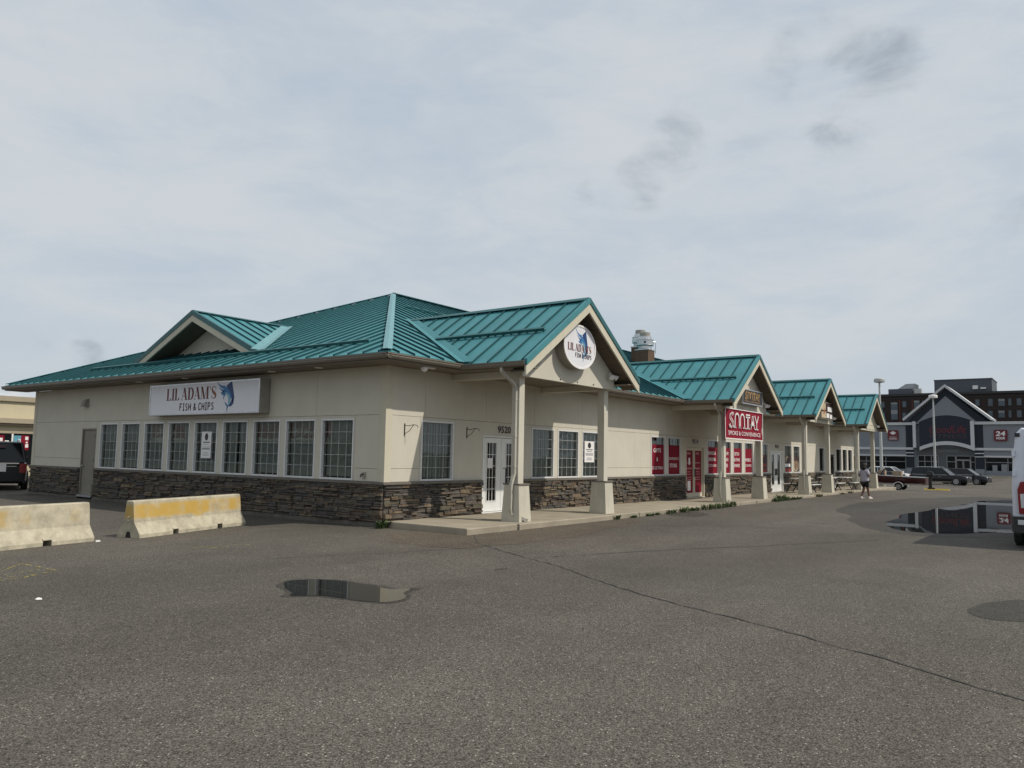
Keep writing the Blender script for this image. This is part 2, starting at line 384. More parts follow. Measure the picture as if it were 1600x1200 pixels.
class MB:
    """collects faces; build() makes ONE mesh object"""
    def __init__(s, frame=IDENT): s.v = []; s.f = []; s.m = []; s.fr = frame
    def T(s, p):
        o, x, y, z = s.fr
        return o + x*p[0] + y*p[1] + z*p[2]
    def add(s, vs, fs, m=0):
        k = len(s.v); s.v += [s.T(p) for p in vs]
        for f in fs: s.f.append([k+i for i in f]); s.m.append(m)
    def box(s, x0, x1, y0, y1, z0, z1, m=0):
        s.add([(x0, y0, z0), (x1, y0, z0), (x1, y1, z0), (x0, y1, z0), (x0, y0, z1), (x1, y0, z1), (x1, y1, z1), (x0, y1, z1)],
              [(0, 3, 2, 1), (4, 5, 6, 7), (0, 1, 5, 4), (1, 2, 6, 5), (2, 3, 7, 6), (3, 0, 4, 7)], m)
    def hexa(s, p8, m=0):
        s.add(p8, [(0, 3, 2, 1), (4, 5, 6, 7), (0, 1, 5, 4), (1, 2, 6, 5), (2, 3, 7, 6), (3, 0, 4, 7)], m)
    def prism(s, poly, d, m=0):
        """poly of 3d points, extruded by vector d"""
        n = len(poly); d = Vector(d); P = [Vector(p) for p in poly]
        s.add(P + [p + d for p in P], [tuple(range(n-1, -1, -1)), tuple(range(n, 2*n))] + [(i, (i+1) % n, n+(i+1) % n, n+i) for i in range(n)], m)
    def flat(s, poly, m=0): s.add(poly, [tuple(range(len(poly)))], m)
    def tube(s, path, r, n=8, m=0, sq=False):
        P = [Vector(p) for p in path]; rings = []
        for i, p in enumerate(P):
            d = (P[min(i+1, len(P)-1)] - P[max(i-1, 0)]).normalized()
            a = d.cross(Vector((0, 0, 1)) if abs(d.z) < 0.95 else Vector((0, 1, 0))).normalized(); b = d.cross(a)
            rr = r[i] if isinstance(r, (list, tuple)) else r
            k = 4 if sq else n; ph = math.pi/4 if sq else 0
            rings.append([p + a*rr*math.cos(ph+2*math.pi*j/k)*(1.414 if sq else 1) + b*rr*math.sin(ph+2*math.pi*j/k)*(1.414 if sq else 1) for j in range(k)])
        n = len(rings[0]); vs = [q for ring in rings for q in ring]; fs = []
        for i in range(len(rings)-1):
            for j in range(n): fs.append((i*n+j, i*n+(j+1) % n, (i+1)*n+(j+1) % n, (i+1)*n+j))
        fs += [tuple(range(n-1, -1, -1)), tuple(range((len(rings)-1)*n, len(rings)*n))]
        s.add(vs, fs, m)
    def cyl(s, c, ax, r, h, n=16, m=0, r2=None):
        c = Vector(c); ax = Vector(ax).normalized()
        s.tube([c, c+ax*h], [r, r if r2 is None else r2], n, m)
    def lathe(s, c, prof, n=16, m=0):
        vs = []; fs = []
        for (r, z) in prof:
            for j in range(n): vs.append((c[0]+r*math.cos(2*math.pi*j/n), c[1]+r*math.sin(2*math.pi*j/n), c[2]+z))
        for i in range(len(prof)-1):
            for j in range(n): fs.append((i*n+j, i*n+(j+1) % n, (i+1)*n+(j+1) % n, (i+1)*n+j))
        fs += [tuple(range(n-1, -1, -1)), tuple(range((len(prof)-1)*n, len(prof)*n))]
        s.add(vs, fs, m)
    def loft(s, rings, m=0, cap=True):
        n = len(rings[0]); vs = [p for r in rings for p in r]; fs = []
        for i in range(len(rings)-1):
            for j in range(n): fs.append((i*n+j, i*n+(j+1) % n, (i+1)*n+(j+1) % n, (i+1)*n+j))
        if cap: fs += [tuple(range(n-1, -1, -1)), tuple(range((len(rings)-1)*n, len(rings)*n))]
        s.add(vs, fs, m)
    def ball(s, c, r, n=10, k=6, m=0, sc=(1, 1, 1)):
        rings = []
        for i in range(1, k):
            a = math.pi*i/k
            rings.append([(c[0]+r*sc[0]*math.sin(a)*math.cos(2*math.pi*j/n), c[1]+r*sc[1]*math.sin(a)*math.sin(2*math.pi*j/n), c[2]-r*sc[2]*math.cos(a)) for j in range(n)])
        s.loft(rings, m)
    def build(s, name, mats, parent=None, smooth=False, recalc=True, local=False, **props):
        me = bpy.data.meshes.new(name)
        o0 = Vector((0, 0, 0)) if (local or parent is None) else ORG.get(parent.name, Vector((0, 0, 0)))
        me.from_pydata([v - o0 for v in s.v], [], s.f)
        for mt in (mats if isinstance(mats, (list, tuple)) else [mats]): me.materials.append(mt)
        me.polygons.foreach_set('material_index', s.m)
        if smooth: me.polygons.foreach_set('use_smooth', [True]*len(me.polygons))
        if recalc:
            b = bmesh.new(); b.from_mesh(me); bmesh.ops.recalc_face_normals(b, faces=b.faces); b.to_mesh(me); b.free()
        return link(name, me, parent, **props)
def link(name, me, parent=None, **props):
    o = bpy.data.objects.new(name, me); COL.objects.link(o)
    if parent is not None:
        o.parent = parent; ORG[o.name] = ORG.get(parent.name, Vector((0, 0, 0)))
    else: ORG[o.name] = Vector((0, 0, 0))
    for k, v in props.items(): o[k] = v
    return o
def thing(name, label, cat, loc=(0, 0, 0), rz=0.0, group=None, local=False):
    o = bpy.data.objects.new(name, None); COL.objects.link(o)
    o.empty_display_size = 0.2
    o.location = loc; o.rotation_euler = (0, 0, rz)
    ORG[o.name] = Vector((0, 0, 0)) if local else Vector(loc)
    o['label'] = label; o['category'] = cat
    if group: o['group'] = group
    return o
def tag(o, label=None, cat=None, group=None, kind=None):
    for k, v in (('label', label), ('category', cat), ('group', group), ('kind', kind)):
        if v: o[k] = v
    return o
def copy_tree(o, parent=None):
    c = o.copy(); COL.objects.link(c)
    if parent is not None: c.parent = parent
    for ch in list(o.children): copy_tree(ch, c)
    return c

def clip(poly, a, b, c):
    out = []
    for i in range(len(poly)):
        p, q = poly[i], poly[(i+1) % len(poly)]
        dp, dq = a*p[0]+b*p[1]-c, a*q[0]+b*q[1]-c
        if dp <= 0: out.append(p)
        if (dp < 0 < dq) or (dq < 0 < dp):
            t = dp/(dp-dq); out.append((p[0]+t*(q[0]-p[0]), p[1]+t*(q[1]-p[1])))
    return out
def area(p): return abs(sum(p[i][0]*p[(i+1) % len(p)][1]-p[(i+1) % len(p)][0]*p[i][1] for i in range(len(p))))/2 if len(p) > 2 else 0

def holes(rect, ops):
    """cells of a rectangle minus rectangles"""
    a0, a1, b0, b1 = rect
    xs = sorted({a0, a1} | {min(max(v, a0), a1) for o in ops for v in o[:2]})
    zs = sorted({b0, b1} | {min(max(v, b0), b1) for o in ops for v in o[2:]})
    g = [[not any(o[0] < (xs[i]+xs[i+1])/2 < o[1] and o[2] < (zs[j]+zs[j+1])/2 < o[3] for o in ops) for j in range(len(zs)-1)] for i in range(len(xs)-1)]
    return xs, zs, g
def wall_panel(name, fr, rect, ops, h0, h1, mat, parent, **props):
    xs, zs, g = holes(rect, ops)
    nx, nz = len(xs)-1, len(zs)-1
    if not any(any(r) for r in g): return None
    m = MB(fr)
    F = lambda i, j: 0 <= i < nx and 0 <= j < nz and g[i][j]
    for i in range(nx):
        for j in range(nz):
            if not g[i][j]: continue
            x0, x1, z0, z1 = xs[i], xs[i+1], zs[j], zs[j+1]
            m.add([(x0, z0, h1), (x1, z0, h1), (x1, z1, h1), (x0, z1, h1)], [(0, 1, 2, 3)])
            m.add([(x0, z0, h0), (x1, z0, h0), (x1, z1, h0), (x0, z1, h0)], [(3, 2, 1, 0)])
            if not F(i-1, j): m.add([(x0, z0, h0), (x0, z0, h1), (x0, z1, h1), (x0, z1, h0)], [(0, 1, 2, 3)])
            if not F(i+1, j): m.add([(x1, z0, h0), (x1, z0, h1), (x1, z1, h1), (x1, z1, h0)], [(3, 2, 1, 0)])
            if not F(i, j-1): m.add([(x0, z0, h0), (x1, z0, h0), (x1, z0, h1), (x0, z0, h1)], [(0, 1, 2, 3)])
            if not F(i, j+1): m.add([(x0, z1, h0), (x1, z1, h0), (x1, z1, h1), (x0, z1, h1)], [(3, 2, 1, 0)])
    if fr[1].cross(fr[2]).dot(fr[3]) < 0: m.f = [f[::-1] for f in m.f]
    return m.build(name, mat, parent, recalc=False, **props)

# ---- lettering
_tc = {}
def text2d(body, bold=0.0):
    key = (body, bold)
    if key in _tc: return _tc[key]
    cu = bpy.data.curves.new('t', 'FONT'); cu.body = body; cu.size = 1.0; cu.offset = bold; cu.resolution_u = 3
    o = bpy.data.objects.new('t', cu); COL.objects.link(o)
    dg = bpy.context.evaluated_depsgraph_get(); dg.update()
    me = bpy.data.meshes.new_from_object(o.evaluated_get(dg))
    vs = [(v.co.x, v.co.y) for v in me.vertices]; fs = [tuple(p.vertices) for p in me.polygons]
    bpy.data.objects.remove(o); bpy.data.curves.remove(cu); bpy.data.meshes.remove(me)
    x0 = min(v[0] for v in vs); x1 = max(v[0] for v in vs); y0 = min(v[1] for v in vs); y1 = max(v[1] for v in vs)
    _tc[key] = ([((x-x0)/(x1-x0)-0.5, (y-y0)/(y1-y0)-0.5) for x, y in vs], fs)
    return _tc[key]
def put_text(mb, body, cx, cy, wd, ht, h, m=0, shear=0.0, bold=0.0):
    vs, fs = text2d(body, bold)
    mb.add([(cx+x*wd+shear*y*ht, cy+y*ht, h) for x, y in vs], fs, m)
def ribbon(mb, pts, wd, h, m=0, closed=False):
    """flat stroke of given width through 2d points"""
    n = len(pts); L = []; Rr = []
    for i in range(n):
        a = pts[(i-1) % n] if (closed or i > 0) else pts[i]
        b = pts[(i+1) % n] if (closed or i < n-1) else pts[i]
        dx, dy = b[0]-a[0], b[1]-a[1]; l = math.hypot(dx, dy) or 1
        ww = (wd[i] if isinstance(wd, (list, tuple)) else wd)/2
        L.append((pts[i][0]-dy/l*ww, pts[i][1]+dx/l*ww, h)); Rr.append((pts[i][0]+dy/l*ww, pts[i][1]-dx/l*ww, h))
    fs = [(i, (i+1) % n, n+(i+1) % n, n+i) for i in range(n if closed else n-1)]
    mb.add(L+Rr, fs, m)
def arc(cx, cy, rx, ry, a0, a1, n=12): return [(cx+rx*math.cos(R(a0+(a1-a0)*i/n)), cy+ry*math.sin(R(a0+(a1-a0)*i/n))) for i in range(n+1)]
def didone(mb, body, x, y, ht, wd, h, m=0, lastm=None):
    """condensed high-contrast serif capitals"""
    W = {'L': .62, 'I': .36, 'A': .74, 'D': .74, 'M': .98, "'": .2, 'S': .6, ' ': .16}
    tot = sum(W[c] for c in body); k = wd/tot
    for ci, c in enumerate(body):
        w0 = W[c]*k; mm = lastm if (lastm is not None and ci >= len(body)-2) else m
        st, th = .19*k, .045*ht
        X = lambda u: x+u*w0
        def bar(x0, x1, y0, y1): mb.flat([(x0, y+y0*ht, h), (x1, y+y0*ht, h), (x1, y+y1*ht, h), (x0, y+y1*ht, h)], mm)
        def dia(xa, ya, xb, yb, ww): mb.flat([(xa-ww/2, y+ya*ht, h), (xa+ww/2, y+ya*ht, h), (xb+ww/2, y+yb*ht, h), (xb-ww/2, y+yb*ht, h)], mm)
        if c == 'L':
            bar(X(.12), X(.12)+st, .04, .96); bar(X(.02), X(.12)+st+.05*k, .96, 1); bar(X(.02), X(.9), 0, .04)
            mb.flat([(X(.9), y+.04*ht, h), (X(.9), y+.28*ht, h), (X(.62), y+.04*ht, h)], mm)
        elif c == 'I':
            bar(X(.5)-st/2, X(.5)+st/2, .04, .96); bar(X(.08), X(.92), .96, 1); bar(X(.08), X(.92), 0, .04)
        elif c == 'A':
            dia(X(.14), .04, X(.5), 1, .04*k); dia(X(.80), .04, X(.48), 1, st); bar(X(.26), X(.7), .3, .34)
            bar(X(0), X(.3), 0, .04); bar(X(.6), X(.98), 0, .04)
        elif c == 'D':
            bar(X(.12), X(.12)+st, .04, .96); bar(X(.02), X(.5), .96, 1); bar(X(.02), X(.5), 0, .04)
            pts = arc(X(.42), y+.5*ht, w0*.44, ht*.485, -90, 90, 12)
            ribbon(mb, pts, [th*.6+(st-th*.4)*math.cos(R(-90+180*i/12)) for i in range(13)], h, mm)
        elif c == 'M':
            dia(X(.12), .04, X(.12), .96, .04*k); dia(X(.46), 0, X(.16), 1, st); dia(X(.44), 0, X(.76), 1, .04*k)
            bar(X(.80)-st/2, X(.80)+st/2, .04, .96); bar(X(0), X(.24), 0, .04); bar(X(.66), X(.97), 0, .04); bar(X(.02), X(.2), .96, 1); bar(X(.72), X(.97), .96, 1)
        elif c == "'":
            mb.flat([(X(.4), y+.68*ht, h), (X(.75), y+.98*ht, h), (X(.1), y+.98*ht, h)], mm)
        elif c == 'S':
            p = [(.84, .80), (.7, .94), (.48, .98), (.24, .9), (.16, .74), (.3, .58), (.6, .44), (.82, .3), (.8, .12), (.55, .02), (.3, .05), (.13, .2)]
            wds = [.03, .04, .05, .09, .15, .2, .22, .2, .14, .06, .04, .03]
            ribbon(mb, [(X(a), y+b*ht) for a, b in p], [q*k for q in wds], h, mm)
            bar(X(.80), X(.86), .68, .98); bar(X(.1), X(.16), .02, .32)
        x += w0
STROKE = {'F': [[(.15, 0), (.12, 1)], [(.12, 1), (.85, .97)], [(.13, .55), (.7, .55)]], 'I': [[(.5, 0), (.5, 1)], [(.15, 1), (.85, 1)], [(.15, 0), (.85, 0)]],
          'S': [[(.8, .86), (.5, 1), (.2, .8), (.35, .58), (.7, .42), (.8, .2), (.5, 0), (.15, .12)]], 'H': [[(.12, 0), (.12, 1)], [(.85, 0), (.85, 1)], [(.12, .5), (.85, .52)]],
          'C': [[(.85, .85), (.55, 1), (.22, .8), (.12, .42), (.3, .06), (.6, 0), (.88, .16)]], 'P': [[(.18, 0), (.18, 1)], [(.18, 1), (.65, .98), (.85, .75), (.65, .5), (.18, .46)]],
          '&': [[(.9, 0), (.3, .7), (.4, .95), (.62, .9), (.62, .7), (.15, .3), (.25, .02), (.6, .05), (.85, .4)]],
          'T': [[(.5, 0), (.5, 1)], [(.05, 1), (.95, 1)]], 'Y': [[(.5, 0), (.5, .5)], [(.5, .5), (.1, 1)], [(.5, .5), (.9, 1)]], ' ': []}
def strokes(mb, body, x, y, ht, wd, h, sw, m=0):
    W = {' ': .45, 'I': .7, '&': 1.0}
    tot = sum(W.get(c, .95) for c in body); k = wd/tot
    for c in body:
        w0 = W.get(c, .95)*k
        for s in STROKE[c]: ribbon(mb, [(x+(.08+.84*a)*w0, y+b*ht) for a, b in s], sw, h, m)
        x += w0
def marlin(mb, cx, cy, sx, sy, h, m=(0, 1, 2)):
    """leaping billfish: long bill, swept sail, curved body and forked tail"""
    P = lambda pts, hh, mm: mb.flat([(cx+a*sx, cy+b*sy, hh) for a, b in pts], mm)
    def strip(pts, wds, hh, mm): ribbon(mb, [(cx+a*sx, cy+b*sy) for a, b in pts], [q*sx for q in wds], hh, mm)
    strip([(-.5, .5), (-.38, .37), (-.22, .30), (-.05, .27)], [.01, .04, .08, .14], h, m[1])
    strip([(-.38, .3), (-.25, .22), (-.12, .14)], [.01, .05, .09], h, m[1])
    strip([(-.28, .12), (-.16, .08), (-.02, .2)], [.02, .12, .2], h, m[1])
    P([(.02, .33), (.30, .48), (.33, .34), (.40, .12), (.44, -.05), (.40, -.22), (.28, -.03), (.10, .12)], h+.001, m[0])
    strip([(-.1, .27), (.05, .16), (.2, .05), (.28, -.08)], [.12, .2, .14, .1], h+.002, m[1])
    strip([(-.02, .12), (.14, .02), (.2, -.1), (.2, -.2), (.14, -.30)], [.03, .1, .13, .12, .04], h+.003, m[2])
    strip([(.36, -.1), (.35, -.2), (.26, -.28), (.14, -.30)], [.1, .14, .1, .04], h+.001, m[0])
    strip([(-.02, .1), (-.10, -.02), (-.12, -.1)], [.06, .05, .01], h+.001, m[1])
    strip([(-.04, -.18), (.03, -.25), (.1, -.30)], [.02, .06, .05], h+.001, m[1])
    strip([(.12, -.28), (.1, -.38), (.07, -.5)], [.09, .05, .012], h+.001, m[1])

# ------------------------------------------------------------------ ground
def sm(t): t = max(0.0, min(1.0, t)); return t*t*(3-2*t)
def gz(x):
    if x < 36: return 0.0
    if x < 62: return -0.5*sm((x-36)/26)
    if x < 88: return -0.5
    return -0.5 + 0.54*sm((x-88)/26)
g = MB()
xs = [-900, -200, -60, 0, 36] + [36+2*i for i in range(1, 14)] + [75, 88] + [88+2*i for i in range(1, 14)] + [130, 250, 900]
ys = [-900, -200, -40, 0, 40, 200, 900]
g.add([(x, y, gz(x)) for x in xs for y in ys],
      [(i*len(ys)+j, (i+1)*len(ys)+j, (i+1)*len(ys)+j+1, i*len(ys)+j+1) for i in range(len(xs)-1) for j in range(len(ys)-1)])
g.build('ground', asphalt, recalc=False, kind='structure')

def wobble(pts, step, amp, seed, closed=True):
    rnd = random.Random(seed); out = []
    n = len(pts)
    for i in range(n if closed else n-1):
        p, q = Vector(pts[i]), Vector(pts[(i+1) % n]); l = (q-p).length; k = max(1, int(l/step))
        for j in range(k):
            t = j/k; d = (q-p).normalized() if l > 0 else Vector((1, 0)); nn = Vector((-d.y, d.x))
            out.append(tuple(p.lerp(q, t) + nn*(rnd.uniform(-amp, amp) if j else rnd.uniform(-amp, amp)*0.4)))
    if not closed: out.append(tuple(pts[-1]))
    return out
def smooth_loop(pts, it=2):
    for _ in range(it):
        o = []
        for i in range(len(pts)):
            p, q = pts[i], pts[(i+1) % len(pts)]
            o += [(p[0]*.75+q[0]*.25, p[1]*.75+q[1]*.25), (p[0]*.25+q[0]*.75, p[1]*.25+q[1]*.75)]
        pts = o
    return pts
def ground_patch(name, pts, z, mat, **props):
    m = MB(); m.flat([(p[0], p[1], z+gz(p[0])) for p in pts]); return m.build(name, mat, recalc=False, **props)
PUD = [(-6.48, -4.8), (-6.3, -4.69), (-6.01, -4.84), (-5.85, -5.17), (-5.82, -5.71), (-5.88, -6.22), (-5.6, -6.31), (-5.66, -6.4), (-5.95, -6.46), (-6.1, -6.69), (-6.28, -6.81), (-6.53, -6.81), (-6.63, -6.63), (-6.7, -6.26), (-6.72, -6.0), (-6.8, -5.82), (-7.03, -5.6), (-6.85, -5.47), (-6.7, -5.12)]
BIG = [(11.56, -8.58), (13.96, -8.57), (16.11, -8.24), (18.08, -8.46), (20.83, -8.57), (23.73, -8.98), (26.32, -9.15), (29.83, -9.16), (33.1, -10.26), (34.06, -10.96), (28.51, -12.9), (12.34, -13.6), (10.7, -12.04), (10.41, -11.33), (9.35, -10.88), (8.83, -10.29), (8.98, -9.54), (9.78, -9.09)]
WET = [(15.81, -6.2), (20.17, -5.72), (23.32, -5.51), (27.27, -6.05), (31.11, -6.82), (35.4, -8.48), (35.8, -10.38), (32.43, -12.9), (10.63, -14.2), (9.44, -12.11), (8.19, -10.92), (7.94, -9.86), (8.38, -9.21), (9.36, -8.46), (11.85, -7.37), (13.88, -7.18)]
fix = lambda P: P if sum(P[i][0]*P[(i+1) % len(P)][1]-P[(i+1) % len(P)][0]*P[i][1] for i in range(len(P))) > 0 else P[::-1]
ground_patch('damp_asphalt', fix(smooth_loop(wobble(WET, 1.2, 0.28, 5), 2)), 0.003, asphalt_wet, kind='structure')
ground_patch('large_puddle', fix(smooth_loop(wobble(BIG, 1.0, 0.13, 3), 2)), 0.007, waterm, kind='structure')
damp2 = [(p[0]+(p[0]+6.3)*0.17, p[1]+(p[1]+5.75)*0.06) for p in PUD]
ground_patch('damp_asphalt', fix(smooth_loop(wobble(damp2, 0.2, 0.05, 8), 1)), 0.003, asphalt_wet, kind='structure')
ground_patch('small_puddle', fix(smooth_loop(wobble(PUD, 0.15, 0.02, 9), 1)), 0.007, waterm, kind='structure')
PATCH = [(-1.07, -1.15), (-0.5, -1.3), (0.0, -1.1), (0.0, -2.5), (1.9, -2.62), (5.29, -2.62), (7.29, -2.62), (7.0, -3.3), (4.4, -3.9), (2.09, -4.31), (-0.09, -4.25), (-1.88, -4.1), (-2.1, -3.3), (-1.94, -2.22)]
ground_patch('asphalt_ramp_patch', fix(smooth_loop(wobble(PATCH, 0.3, 0.16, 11), 1)), 0.0035, asphalt_brown, kind='structure')
SHADOW_PATCH = [(-2.30, -12.2), (-1.6, -12.33), (-1.0, -12.6), (-0.74, -13.1), (-2.55, -13.1), (-2.77, -12.58), (-2.68, -12.33)]
ground_patch('shadow_and_stain', fix(smooth_loop(wobble(SHADOW_PATCH, 0.25, 0.03, 12), 2)), 0.003, asphalt_shadow_stain, kind='structure')  # cast shadow painted onto the lot as a flat patch of darker asphalt
SMALLP = [(9.6, -2.66), (10.89, -2.66), (11.22, -3.18), (10.66, -3.77), (9.59, -3.86), (8.87, -3.25)]
ground_patch('damp_asphalt', fix(smooth_loop(wobble(SMALLP, 0.4, 0.08, 13), 2)), 0.0055, asphalt_wet, kind='structure')
def crack(name, pts, wd, seed):
    rnd = random.Random(seed)
    P = wobble(pts, 0.16, 0.028, seed, False)
    m = MB(); ribbon(m, P, [wd*rnd.uniform(0.35, 1.25) for _ in P], 0.0065)
    m.build(name, crackm, recalc=False, kind='structure')
crack('pavement_crack', [(0.14, -2.66), (-0.88, -3.57), (-1.85, -5.16), (-2.53, -6.54), (-3.35, -7.73), (-4.0, -8.77), (-4.4, -9.64), (-4.87, -10.77), (-5.24, -11.43), (-5.54, -12.04), (-5.88, -12.57), (-6.4, -13.5)], 0.027, 21)
crack('pavement_crack', [(-2.0, -5.74), (-1.19, -6.08), (0.15, -6.65), (1.25, -7.18), (2.63, -7.96), (4.16, -8.66), (6.0, -9.6)], 0.03, 22)
crack('pavement_crack', [(-5.06, -2.73), (-4.15, -3.07), (-3.37, -3.5), (-2.16, -3.92), (-1.2, -4.05)], 0.022, 23)
ground_patch('shadow_and_stain', fix(smooth_loop(wobble([(-3.66, -6.12), (-3.4, -6.2), (-3.28, -6.13), (-3.45, -6.05)], 0.1, 0.02, 14), 1)), 0.003, asphalt_shadow_stain, kind='structure')
m = MB()
for pts in ([(-8.75, -1.3), (-8.51, -1.21), (-8.1, -0.7), (-7.97, -0.57)], [(-7.97, -0.57), (-7.95, -1.1), (-7.92, -1.65)], [(-8.9, -1.75), (-8.4, -1.78), (-7.92, -1.65)], [(-9.0, -1.55), (-8.5, -1.5), (-8.05, -1.35)],
            [(-8.9, -2.0), (-8.5, -1.95), (-8.26, -1.82)], [(-5.17, -0.51), (-4.7, -0.56), (-4.18, -0.79)], [(-5.0, -0.75), (-4.6, -0.85)]):
    ribbon(m, wobble(pts, 0.15, 0.012, 31, False), 0.035, 0.005)
m.build('yellow_paint_marks', wornyellow, recalc=False, kind='structure')

# ------------------------------------------------------------------ sidewalk
ST = lambda x: 0.15 - 0.0022*max(0.0, x)
SW_Y = -2.6
walk = bpy.data.objects.new('sidewalk', None); COL.objects.link(walk); ORG['sidewalk'] = Vector((0, 0, 0)); walk['kind'] = 'structure'
joints = [0.03, 1.9, 4.2, 6.4, 8.0, 10.2, 12.4, 14.6, 16.4, 18.2, 20.4, 22.4, 24.4, 26.6, 28.8, 31, 33, 35, 37, 39.5, 42, 44.2, 46.2]
rnd = random.Random(4)
for i in range(len(joints)-1):
    a, b = joints[i]+0.006, joints[i+1]-0.006
    dz = rnd.uniform(-0.006, 0.006); y0 = SW_Y + (0.0 if i else 0.06) + rnd.uniform(-0.015, 0.015)
    m = MB(); bev = 0.022
    for (s0, s1, t0, t1) in ((y0, -0.02, -1.0, ST((a+b)/2)+dz-bev), (y0+bev, -0.02, ST((a+b)/2)+dz-bev, ST((a+b)/2)+dz)):
        if t0 < -0.9: m.box(a, b, s0, s1, t0, t1)
        else: m.hexa([(a, y0, t0), (b, y0, t0), (b, s1, t0), (a, s1, t0), (a+bev*.3, s0, t1), (b-bev*.3, s0, t1), (b-bev*.3, s1, t1), (a+bev*.3, s1, t1)])
    m.build('slab', slabm, walk)

# ------------------------------------------------------------------ the strip mall
WID, LEN = 18.9, 45.75
bld = thing('strip_mall', 'long cream stucco shop row with stone base and teal metal roof', 'shop building')
WT0, WT1 = 1.066, 2.592
SWIN = [(12.552, 13.733), (11.134, 12.3), (9.699, 10.889), (8.288, 9.469), (6.855, 8.054), (5.41, 6.607), (3.969, 5.175), (2.529, 3.756), (1.085, 2.305)]
FWIN = [(1.239, 2.493), (6.066, 7.295), (7.513, 8.761), (8.978, 10.2), (14.02, 15.27), (15.48, 16.727), (19.49, 20.74), (21.06, 22.27), (22.56, 23.73), (24.06, 25.23),
        (26.2, 27.48), (30.2, 31.48), (31.8, 32.97), (33.3, 34.5), (37.0, 38.25), (41.0, 42.38), (42.64, 43.85), (44.11, 45.28)]
FDOOR = [(3.719, 5.585, 2.285), (17.19, 19.13, 2.29), (27.85, 29.92, 2.25), (39.5, 40.66, 2.25)]
SDOOR = (14.01, 15.0)
sops = [(a, b, WT0, WT1) for a, b in SWIN] + [(SDOOR[0], SDOOR[1], -1, 2.42)]
fops = [(a, b, WT0, WT1) for a, b in FWIN] + [(a, b, -1, t) for a, b, t in FDOOR]
fS = (Vector((0, 0, 0)), Vector((0, 1, 0)), Vector((0, 0, 1)), Vector((-1, 0, 0)))
fF = (Vector((0, 0, 0)), Vector((1, 0, 0)), Vector((0, 0, 1)), Vector((0, -1, 0)))
CAPZ, SOFZ = 1.06, 3.85
G = 0.004
def panels(fr, name, rects, ops):
    for r in rects: wall_panel(name, fr, (r[0]+G, r[1]-G, r[2]+G, r[3]-G), ops, -0.30, 0.0, stucco, bld)
sv = [0.22, 2.53, 7.6, 12.6, WID]
panels(fS, 'wall_panel', [(sv[i], sv[i+1], 2.665, SOFZ) for i in range(4)] + [(0.22, 1.05, CAPZ, 1.37), (0.22, 1.05, 1.37, 2.665), (1.05, 13.98, CAPZ, 2.665), (13.98, 15.03, CAPZ, 2.665), (15.03, WID, CAPZ, 1.37), (15.03, WID, 1.37, 2.665)], sops)
fv = [0.2, 1.36, 3.85, 6.2, 8.97, 11.5, 14.0, 17.0, 20.9, 25.6, 29.0, 33.1, 37.0, 41.0, LEN]
panels(fF, 'wall_panel', [(fv[i], fv[i+1], 2.665, SOFZ) for i in range(len(fv)-1)] +
       [(0.2, 1.2, CAPZ, 1.38), (0.2, 1.2, 1.38, 2.665), (1.2, 2.53, CAPZ, 2.665), (2.53, 5.62, CAPZ, 2.665), (5.62, 10.25, CAPZ, 2.665), (10.25, 13.97, CAPZ, 1.38), (10.25, 12.7, 1.38, 2.665), (12.7, 13.97, 1.38, 2.665),
        (13.97, 17.15, CAPZ, 2.665), (17.15, 20.9, CAPZ, 2.665), (20.9, 25.6, CAPZ, 2.665), (25.6, 29.9, CAPZ, 2.665), (29.9, 34.6, CAPZ, 2.665), (34.6, 38.5, CAPZ, 2.665), (38.5, 42.5, CAPZ, 2.665), (42.5, LEN, CAPZ, 2.665)], fops)
m = MB(); m.box(-0.012, 0.2, -0.012, 0.22, CAPZ, SOFZ); m.build('corner_trim', trimc, bld)
m = MB(); m.box(-0.012, 0.22, WID-0.2, WID+0.012, CAPZ, SOFZ); m.build('corner_trim', trimc, bld)
m = MB(); m.box(LEN-0.2, LEN+0.012, -0.012, 0.22, CAPZ, SOFZ); m.build('corner_trim', trimc, bld)
m = MB(); m.box(0.34, LEN-0.34, 0.34, WID-0.34, -0.6, SOFZ+0.05); m.build('interior_core', darkin, bld)
m = MB(); m.box(LEN-0.3, LEN, 0.24, WID-0.22, -0.6, SOFZ); m.box(0.25, LEN-0.31, WID-0.3, WID, -0.3, SOFZ); m.build('rear_wall', stucco, bld)
# stone plinth: mortar backing, single stones, cap
wall_panel('plinth_backing', fS, (0.0, WID, -0.15, 1.0), [(SDOOR[0]-.02, SDOOR[1]+.02, -1, 2)], -0.30, 0.012, mortar, bld)
wall_panel('plinth_backing', fF, (0.31, LEN, -0.6, 1.0), [(a-.02, b+.02, -2, t) for a, b, t in FDOOR], -0.30, 0.012, mortar, bld)
for (a, b) in ((-0.075, SDOOR[0]-0.03), (SDOOR[1]+0.03, WID+0.05)):
    m = MB(fS); m.box(a, b, 1.0, CAPZ, -0.28, 0.078); m.build('stone_cap', capm, bld)
segs = [(-0.0, FDOOR[0][0]-.03)] + [(FDOOR[i][1]+.03, FDOOR[i+1][0]-.03) for i in range(3)] + [(FDOOR[3][1]+.03, LEN+.05)]
for (a, b) in segs:
    m = MB(fF); m.box(a, b, 1.0, CAPZ-0.001, -0.28, 0.08); m.build('stone_cap', capm, bld)
m = MB(fS); m.box(-0.02, SDOOR[0]-.03, -0.1, 0.095, -0.1, 0.035); m.box(SDOOR[1]+.03, WID, -0.1, 0.08, -0.1, 0.05); m.build('footing', pm('footing_concrete', (0.105, 0.095, 0.08), 0.9, 0.3, 4), bld)
